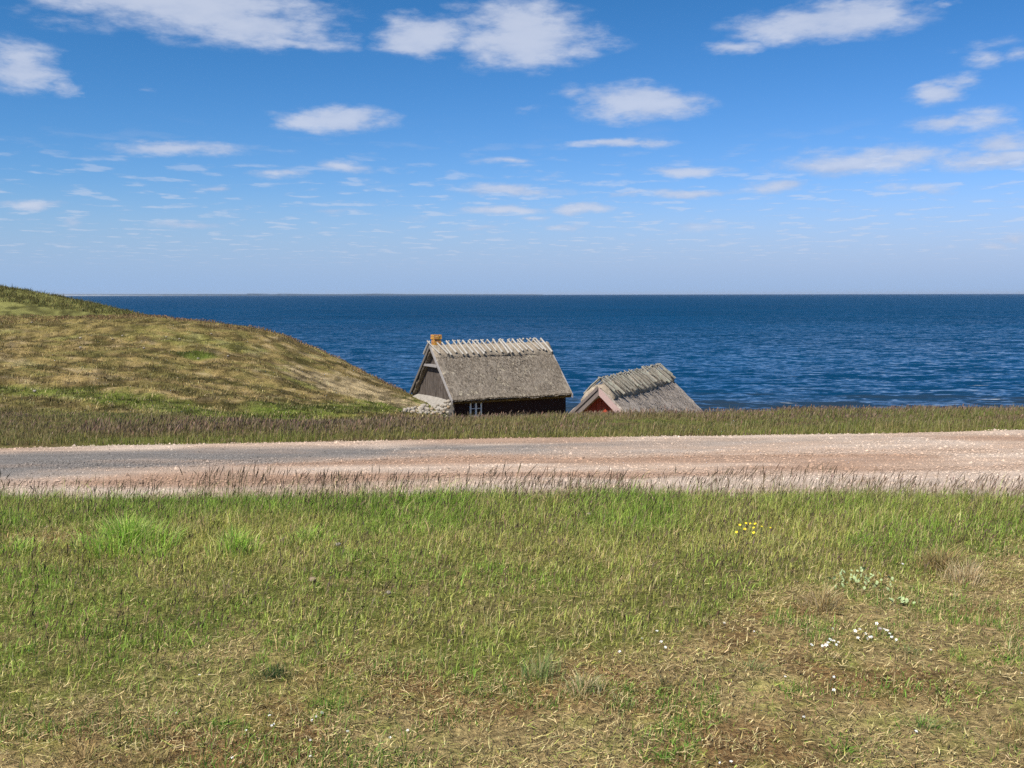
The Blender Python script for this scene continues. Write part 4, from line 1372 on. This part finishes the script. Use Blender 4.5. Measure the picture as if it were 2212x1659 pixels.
K2 = 1024 / 2212.0
K3 = 1024 / 2972.0
LUSHC = [(0.23, 0.40, 0.045), (0.28, 0.45, 0.07), (0.35, 0.45, 0.10), (0.32, 0.36, 0.09), (0.46, 0.44, 0.17)]
tuft(275 * K2, 1185 * K2, 1700, 0.27, 0.34, 0.40, LUSHC, 0.006, 'large bright green grass tuft at left of the near field')
tuft(330 * K2, 1205 * K2, 300, 0.13, 0.20, 0.5, LUSHC, 0.005, 'low bright green tuft just right of the large bright tuft')
tuft(505 * K2, 1195 * K2, 420, 0.21, 0.17, 0.3, LUSHC, 0.006, 'thin upright bright green tuft right of the large bright tuft')
tuft(665 * K2, 1170 * K2, 320, 0.15, 0.20, 0.5, LUSHC, 0.005, 'small fresh green tuft in the middle left of the field')
tuft(30 * K2, 1195 * K2, 600, 0.13, 0.30, 0.5, LUSHC, 0.005, 'fresh green tuft at the left edge of the field')
GREY = [(0.33, 0.24, 0.10), (0.40, 0.29, 0.13), (0.26, 0.20, 0.085), (0.22, 0.20, 0.07)]
PALE = [(0.50, 0.39, 0.21), (0.43, 0.33, 0.17), (0.55, 0.45, 0.27)]
GG = [(0.19, 0.24, 0.09), (0.25, 0.28, 0.11), (0.16, 0.22, 0.06), (0.36, 0.32, 0.15)]
DG = [(0.10, 0.20, 0.025), (0.13, 0.25, 0.035), (0.17, 0.24, 0.045)]
tuft(2030 * K2, 1232 * K2, 700, 0.20, 0.18, 0.55, GREY, 0.004, 'broad grey brown grass tussock at far right above the dry turf')
tuft(2085 * K2, 1262 * K2, 420, 0.18, 0.13, 0.5, PALE, 0.0035, 'pale wispy dead tussock beside the grey brown tussock')
tuft(1775 * K2, 1318 * K2, 520, 0.17, 0.10, 0.55, PALE + GREY, 0.0035, 'leaning pale straw tussock below the silvery leaved plant')
tuft(1165 * K2, 1465 * K2, 260, 0.16, 0.11, 0.45, GG, 0.003, 'tall grey green tuft in the dry turf, bottom centre')
tuft(1255 * K2, 1495 * K2, 380, 0.12, 0.09, 0.6, GG + PALE, 0.003, 'rounded grey green cushion tuft right of the tall grey green tuft')
tuft(1435 * K2, 1490 * K2, 330, 0.09, 0.08, 0.7, [(0.07, 0.075, 0.05)] + GREY, 0.003, 'dark grey low tussock in the dry turf right of centre')
tuft(1350 * K2, 1530 * K2, 220, 0.07, 0.12, 0.7, DG + GG, 0.003, 'low dark green tuft below the dark grey tussock')
tuft(590 * K2, 1460 * K2, 240, 0.07, 0.10, 0.7, [(0.05, 0.08, 0.03), (0.07, 0.10, 0.035)], 0.0035, 'small dark green tuft on the border of the dry turf, left of centre')
tuft(480 * K2, 1565 * K2, 260, 0.04, 0.09, 0.9, DG, 0.005, 'low vivid green herb patch at bottom left')
tuft(180 * K2, 1640 * K2, 300, 0.08, 0.13, 0.7, GREY, 0.003, 'brownish withered tussock at the bottom left edge')
tuft(330 * K2, 1645 * K2, 260, 0.08, 0.12, 0.7, GREY, 0.003, 'brownish withered tussock beside another at bottom left')
tuft(1005 * K2, 1500 * K2, 240, 0.07, 0.16, 0.7, DG + GG, 0.003, 'spreading green tuft in the dry turf at bottom centre')
tuft(700 * K2, 1525 * K2, 200, 0.05, 0.11, 0.8, DG, 0.004, 'low green tuft in the dry turf, bottom left of centre')
tuft(1620 * K2, 1445 * K2, 220, 0.07, 0.14, 0.7, GG, 0.003, 'grey green tuft left of the white flower cluster')
tuft(1700 * K2, 1500 * K2, 260, 0.05, 0.15, 0.85, DG, 0.004, 'dark green low tuft below the white flower cluster')
tuft(2170 * K2, 1430 * K2, 260, 0.05, 0.14, 0.85, DG, 0.004, 'dark green tuft at the right edge of the dry turf')
tuft(2120 * K2, 1500 * K2, 300, 0.05, 0.14, 0.85, DG, 0.004, 'spreading dark green tuft at lower right')
tuft(1990 * K2, 1570 * K2, 280, 0.06, 0.14, 0.8, DG + GG, 0.004, 'green tuft near the bottom right corner')
tuft(1960 * K2, 1410 * K2, 160, 0.06, 0.10, 0.8, GG, 0.003, 'small grey green tuft right of the white flower cluster')
tuft(1820 * K2, 1625 * K2, 340, 0.05, 0.15, 0.85, DG, 0.005, 'bright low green patch at the bottom, right of centre')
tuft(1430 * K2, 1640 * K2, 320, 0.05, 0.15, 0.85, DG, 0.005, 'low green herb patch at the bottom edge, right of centre')
tuft(810 * K2, 1635 * K2, 260, 0.05, 0.14, 0.85, DG + GG, 0.004, 'low green patch at the bottom edge, left of centre')
tuft(2195 * K2, 1590 * K2, 240, 0.09, 0.12, 0.6, GREY, 0.003, 'brown withered tussock at the bottom right edge')

# silvery leaved plants
M_LEAF = mat_plain('silver_leaf', (0.33, 0.40, 0.19), 0.85, 0.08, 60, 0.15)
def leafy(u, v, n, spread, hgt, label):
    p = ground_at(u, v)
    root = empty('leafy_plant', p)
    tag(root, label, 'plant')
    shared = []
    for s in range(4):
        bm = bmesh.new(); L_ = 0.026
        pts = [(0, 0, 0), (0.35, 0.34, 0.06), (0.75, 0.30, 0.10), (1.0, 0, 0.06), (0.75, -0.30, 0.10), (0.35, -0.34, 0.06)]
        c0 = bm.verts.new((L_ * 0.5, 0, 0.0 + 0.004))
        vs = [bm.verts.new((x * L_, y * L_, z * L_ * random.uniform(0.6, 1.6))) for x, y, z in pts]
        for i in range(6): bm.faces.new((c0, vs[i], vs[(i + 1) % 6]))
        me = bpy.data.meshes.new('leaf'); bm.to_mesh(me); bm.free(); me.materials.append(M_LEAF); shared.append(me)
    for i in range(n):
        o = bpy.data.objects.new('leaf', shared[i % 4]); COL.objects.link(o); o.parent = root
        a = random.uniform(0, 6.28); r = spread * math.sqrt(random.random())
        x, y = r * math.cos(a) * 1.6, r * math.sin(a)
        o.location = (x, y, float(height(p.x + x, p.y + y)) - p.z + random.uniform(0.01, hgt))
        o.rotation_euler = (random.uniform(-0.5, 0.5), random.uniform(-1.3, -0.2), random.uniform(0, 6.28))
        s = random.uniform(0.6, 1.15); o.scale = (s, s, s)

leafy(1865 * K2, 1275 * K2, 70, 0.12, 0.075, 'pale silvery green leafy plant at the edge of the dry turf')
leafy(1950 * K2, 1308 * K2, 14, 0.045, 0.03, 'small silvery leafed seedling below the larger silvery plant')

# white star flowers
M_PETAL = mat_plain('white_petal', (0.80, 0.80, 0.77), 0.6, 0.3, 80, 0.04)
M_EYE = mat_plain('flower_eye', (0.60, 0.55, 0.30), 0.7, 0.2, 80, 0.1)
M_YEL = mat_plain('yellow_petal', (0.80, 0.62, 0.02), 0.5, 0.3, 80, 0.06)
M_STEM = mat_plain('green_stem', (0.10, 0.16, 0.04), 0.7, 0.2, 80, 0.1)

def flower_mesh(name, rad, petals, stem_h, mats, tilt, notch):
    bm = bmesh.new()
    def tube(p0, p1, r):
        add_pole(bm, p0, p1, r, r, 4)
    tube((0, 0, -0.01), (0, 0, stem_h), 0.0011)
    for f in bm.faces: f.material_index = 2
    m = Matrix.Translation((0, 0, stem_h)) @ Matrix.Rotation(tilt, 4, 'X')
    for i in range(petals):
        a = 6.2832 * i / petals; b = 3.1416 / petals * notch
        mk = lambda rr, an, z: bm.verts.new(m @ Vector((rr * math.cos(an), rr * math.sin(an), z)))
        f = bm.faces.new((mk(rad * 0.15, a - b * 0.6, 0.001), mk(rad * 0.7, a - b, 0.003), mk(rad, a - b * 0.3, 0.002), mk(rad, a + b * 0.3, 0.002), mk(rad * 0.7, a + b, 0.003), mk(rad * 0.15, a + b * 0.6, 0.001)))
        f.material_index = 0
    c = [bm.verts.new(m @ Vector((rad * 0.24 * math.cos(6.2832 * i / 8), rad * 0.24 * math.sin(6.2832 * i / 8), 0.004))) for i in range(8)]
    f = bm.faces.new(c); f.material_index = 1
    me = bpy.data.meshes.new(name); bm.to_mesh(me); bm.free()
    for mm in mats: me.materials.append(mm)
    return me

wf = [flower_mesh('white_flower', 0.0095, 5, h_, (M_PETAL, M_EYE, M_STEM), t_, 0.8) for h_, t_ in ((0.02, 0.5), (0.03, 0.2), (0.025, 0.8))]
yf = [flower_mesh('yellow_flower', 0.0115, 5, h_, (M_YEL, M_YEL, M_STEM), t_, 1.05) for h_, t_ in ((0.12, 0.6), (0.15, 0.3), (0.10, 0.8))]
def plant_flower(name, mesh, u, v, label, cat, group, s=1.0, lift=0.0):
    p = ground_at(u, v)
    o = bpy.data.objects.new(name, mesh); COL.objects.link(o)
    o.location = p; o.rotation_euler = (0, 0, random.uniform(-0.9, 0.9)); o.scale = (s, s, s if not lift else s)
    return tag(o, label, cat, group)

cluster = [(1190, 905), (1150, 925), (1205, 915), (1172, 895), (1160, 915), (1215, 905), (1130, 925), (1380, 875), (1320, 880), (1490, 865), (1475, 855), (1460, 835), (1360, 860), (1305, 850), (1185, 830), (1420, 810), (1525, 890), (1370, 885), (1500, 875), (1330, 830), (1390, 880), (1072, 920)]
for (x, y) in cluster:
    plant_flower('white_flower', random.choice(wf), (1772 + x * 0.5425) * K3, (1380 + y * 0.5425) * K3 + 2, 'tiny white star flower in the dense cluster at right in the dry turf', 'flower', 'white flowers in the right hand cluster', random.uniform(0.55, 1.1))
scatter_r = [(605, 795), (165, 875), (268, 898), (290, 930), (245, 848), (765, 835), (45, 950), (1190, 1160), (1190, 1090), (930, 1090), (1630, 1380), (2195, 1070), (640, 1550), (580, 1545), (1560, 480), (1650, 435), (1030, 1310), (1710, 945)]
for (x, y) in scatter_r:
    plant_flower('white_flower', random.choice(wf), (1772 + x * 0.5425) * K3, (1380 + y * 0.5425) * K3 + 2, 'single tiny white flower scattered in the dry turf right of centre', 'flower', 'white flowers scattered at right', random.uniform(0.45, 0.8))
scatter_l = [(890, 1380), (1375, 1445), (1385, 1440), (1365, 1405), (1245, 1470), (1600, 1400), (1630, 1385), (1580, 1425), (1760, 1475), (1975, 1510), (2065, 1475), (1570, 1520), (1175, 1610), (1215, 1640), (1570, 1610), (1010, 1195)]
for (x, y) in scatter_l:
    plant_flower('white_flower', random.choice(wf), x * 0.572 * K3, (1280 + y * 0.572) * K3 + 2, 'single tiny white flower scattered in the dry turf left of centre', 'flower', 'white flowers scattered at left', random.uniform(0.45, 0.8))
for (x, y) in [(688, 272), (721, 257), (671, 297), (715, 284), (762, 275), (762, 303), (805, 278), (852, 290), (770, 272), (742, 262)]:
    u_, v_ = (1772 + x * 0.5425) * K3, (1380 + y * 0.5425) * K3
    plant_flower('yellow_flower', random.choice(yf), u_, v_ + 14, 'small yellow buttercup flower standing in the right hand grass', 'flower', 'yellow buttercups', random.uniform(0.6, 0.95))

# pale stones and shells in the turf
def pale_stone(u, v, s, label, group=None):
    p = ground_at(u, v)
    o = bpy.data.objects.new('pale_stone', stone_meshes[random.randrange(6)]); COL.objects.link(o)
    o.location = p + Vector((0, 0, s * 0.75 + 0.015)); o.scale = (s * 1.2, s, s * 0.7); o.rotation_euler = (0, 0, random.uniform(0, 6))
    return tag(o, label, 'stone', group)

pale_stone(675 * K2, 1262 * K2, 0.020, 'small round pale stone lying in the green grass left of centre')
pale_stone(838 * K2, 1290 * K2, 0.016, 'small buff stone in the grass right of the round pale stone')
pale_stone(1270 * K2, 1120 * K2, 0.022, 'pale stone in the grass near the far edge of the field')
pale_stone(730 * K2, 1185 * K2, 0.020, 'greyish stone in the grass below the gravel road')
pale_stone(1900 * K2, 1370 * K2, 0.012, 'small pale stone beside the white flower cluster')
for (u, v) in ((170, 288), (430, 423), (600, 378), (655, 360), (960, 377), (890, 367), (1060, 483), (1220, 470), (770, 427), (185, 660), (1130, 350), (430, 372)):
    pale_stone(u * 0.5425 * K3, (780 + v * 0.5425) * K3, 0.055, 'small pale stone scattered on the face of the dune hill', 'pale stones on the dune hill')
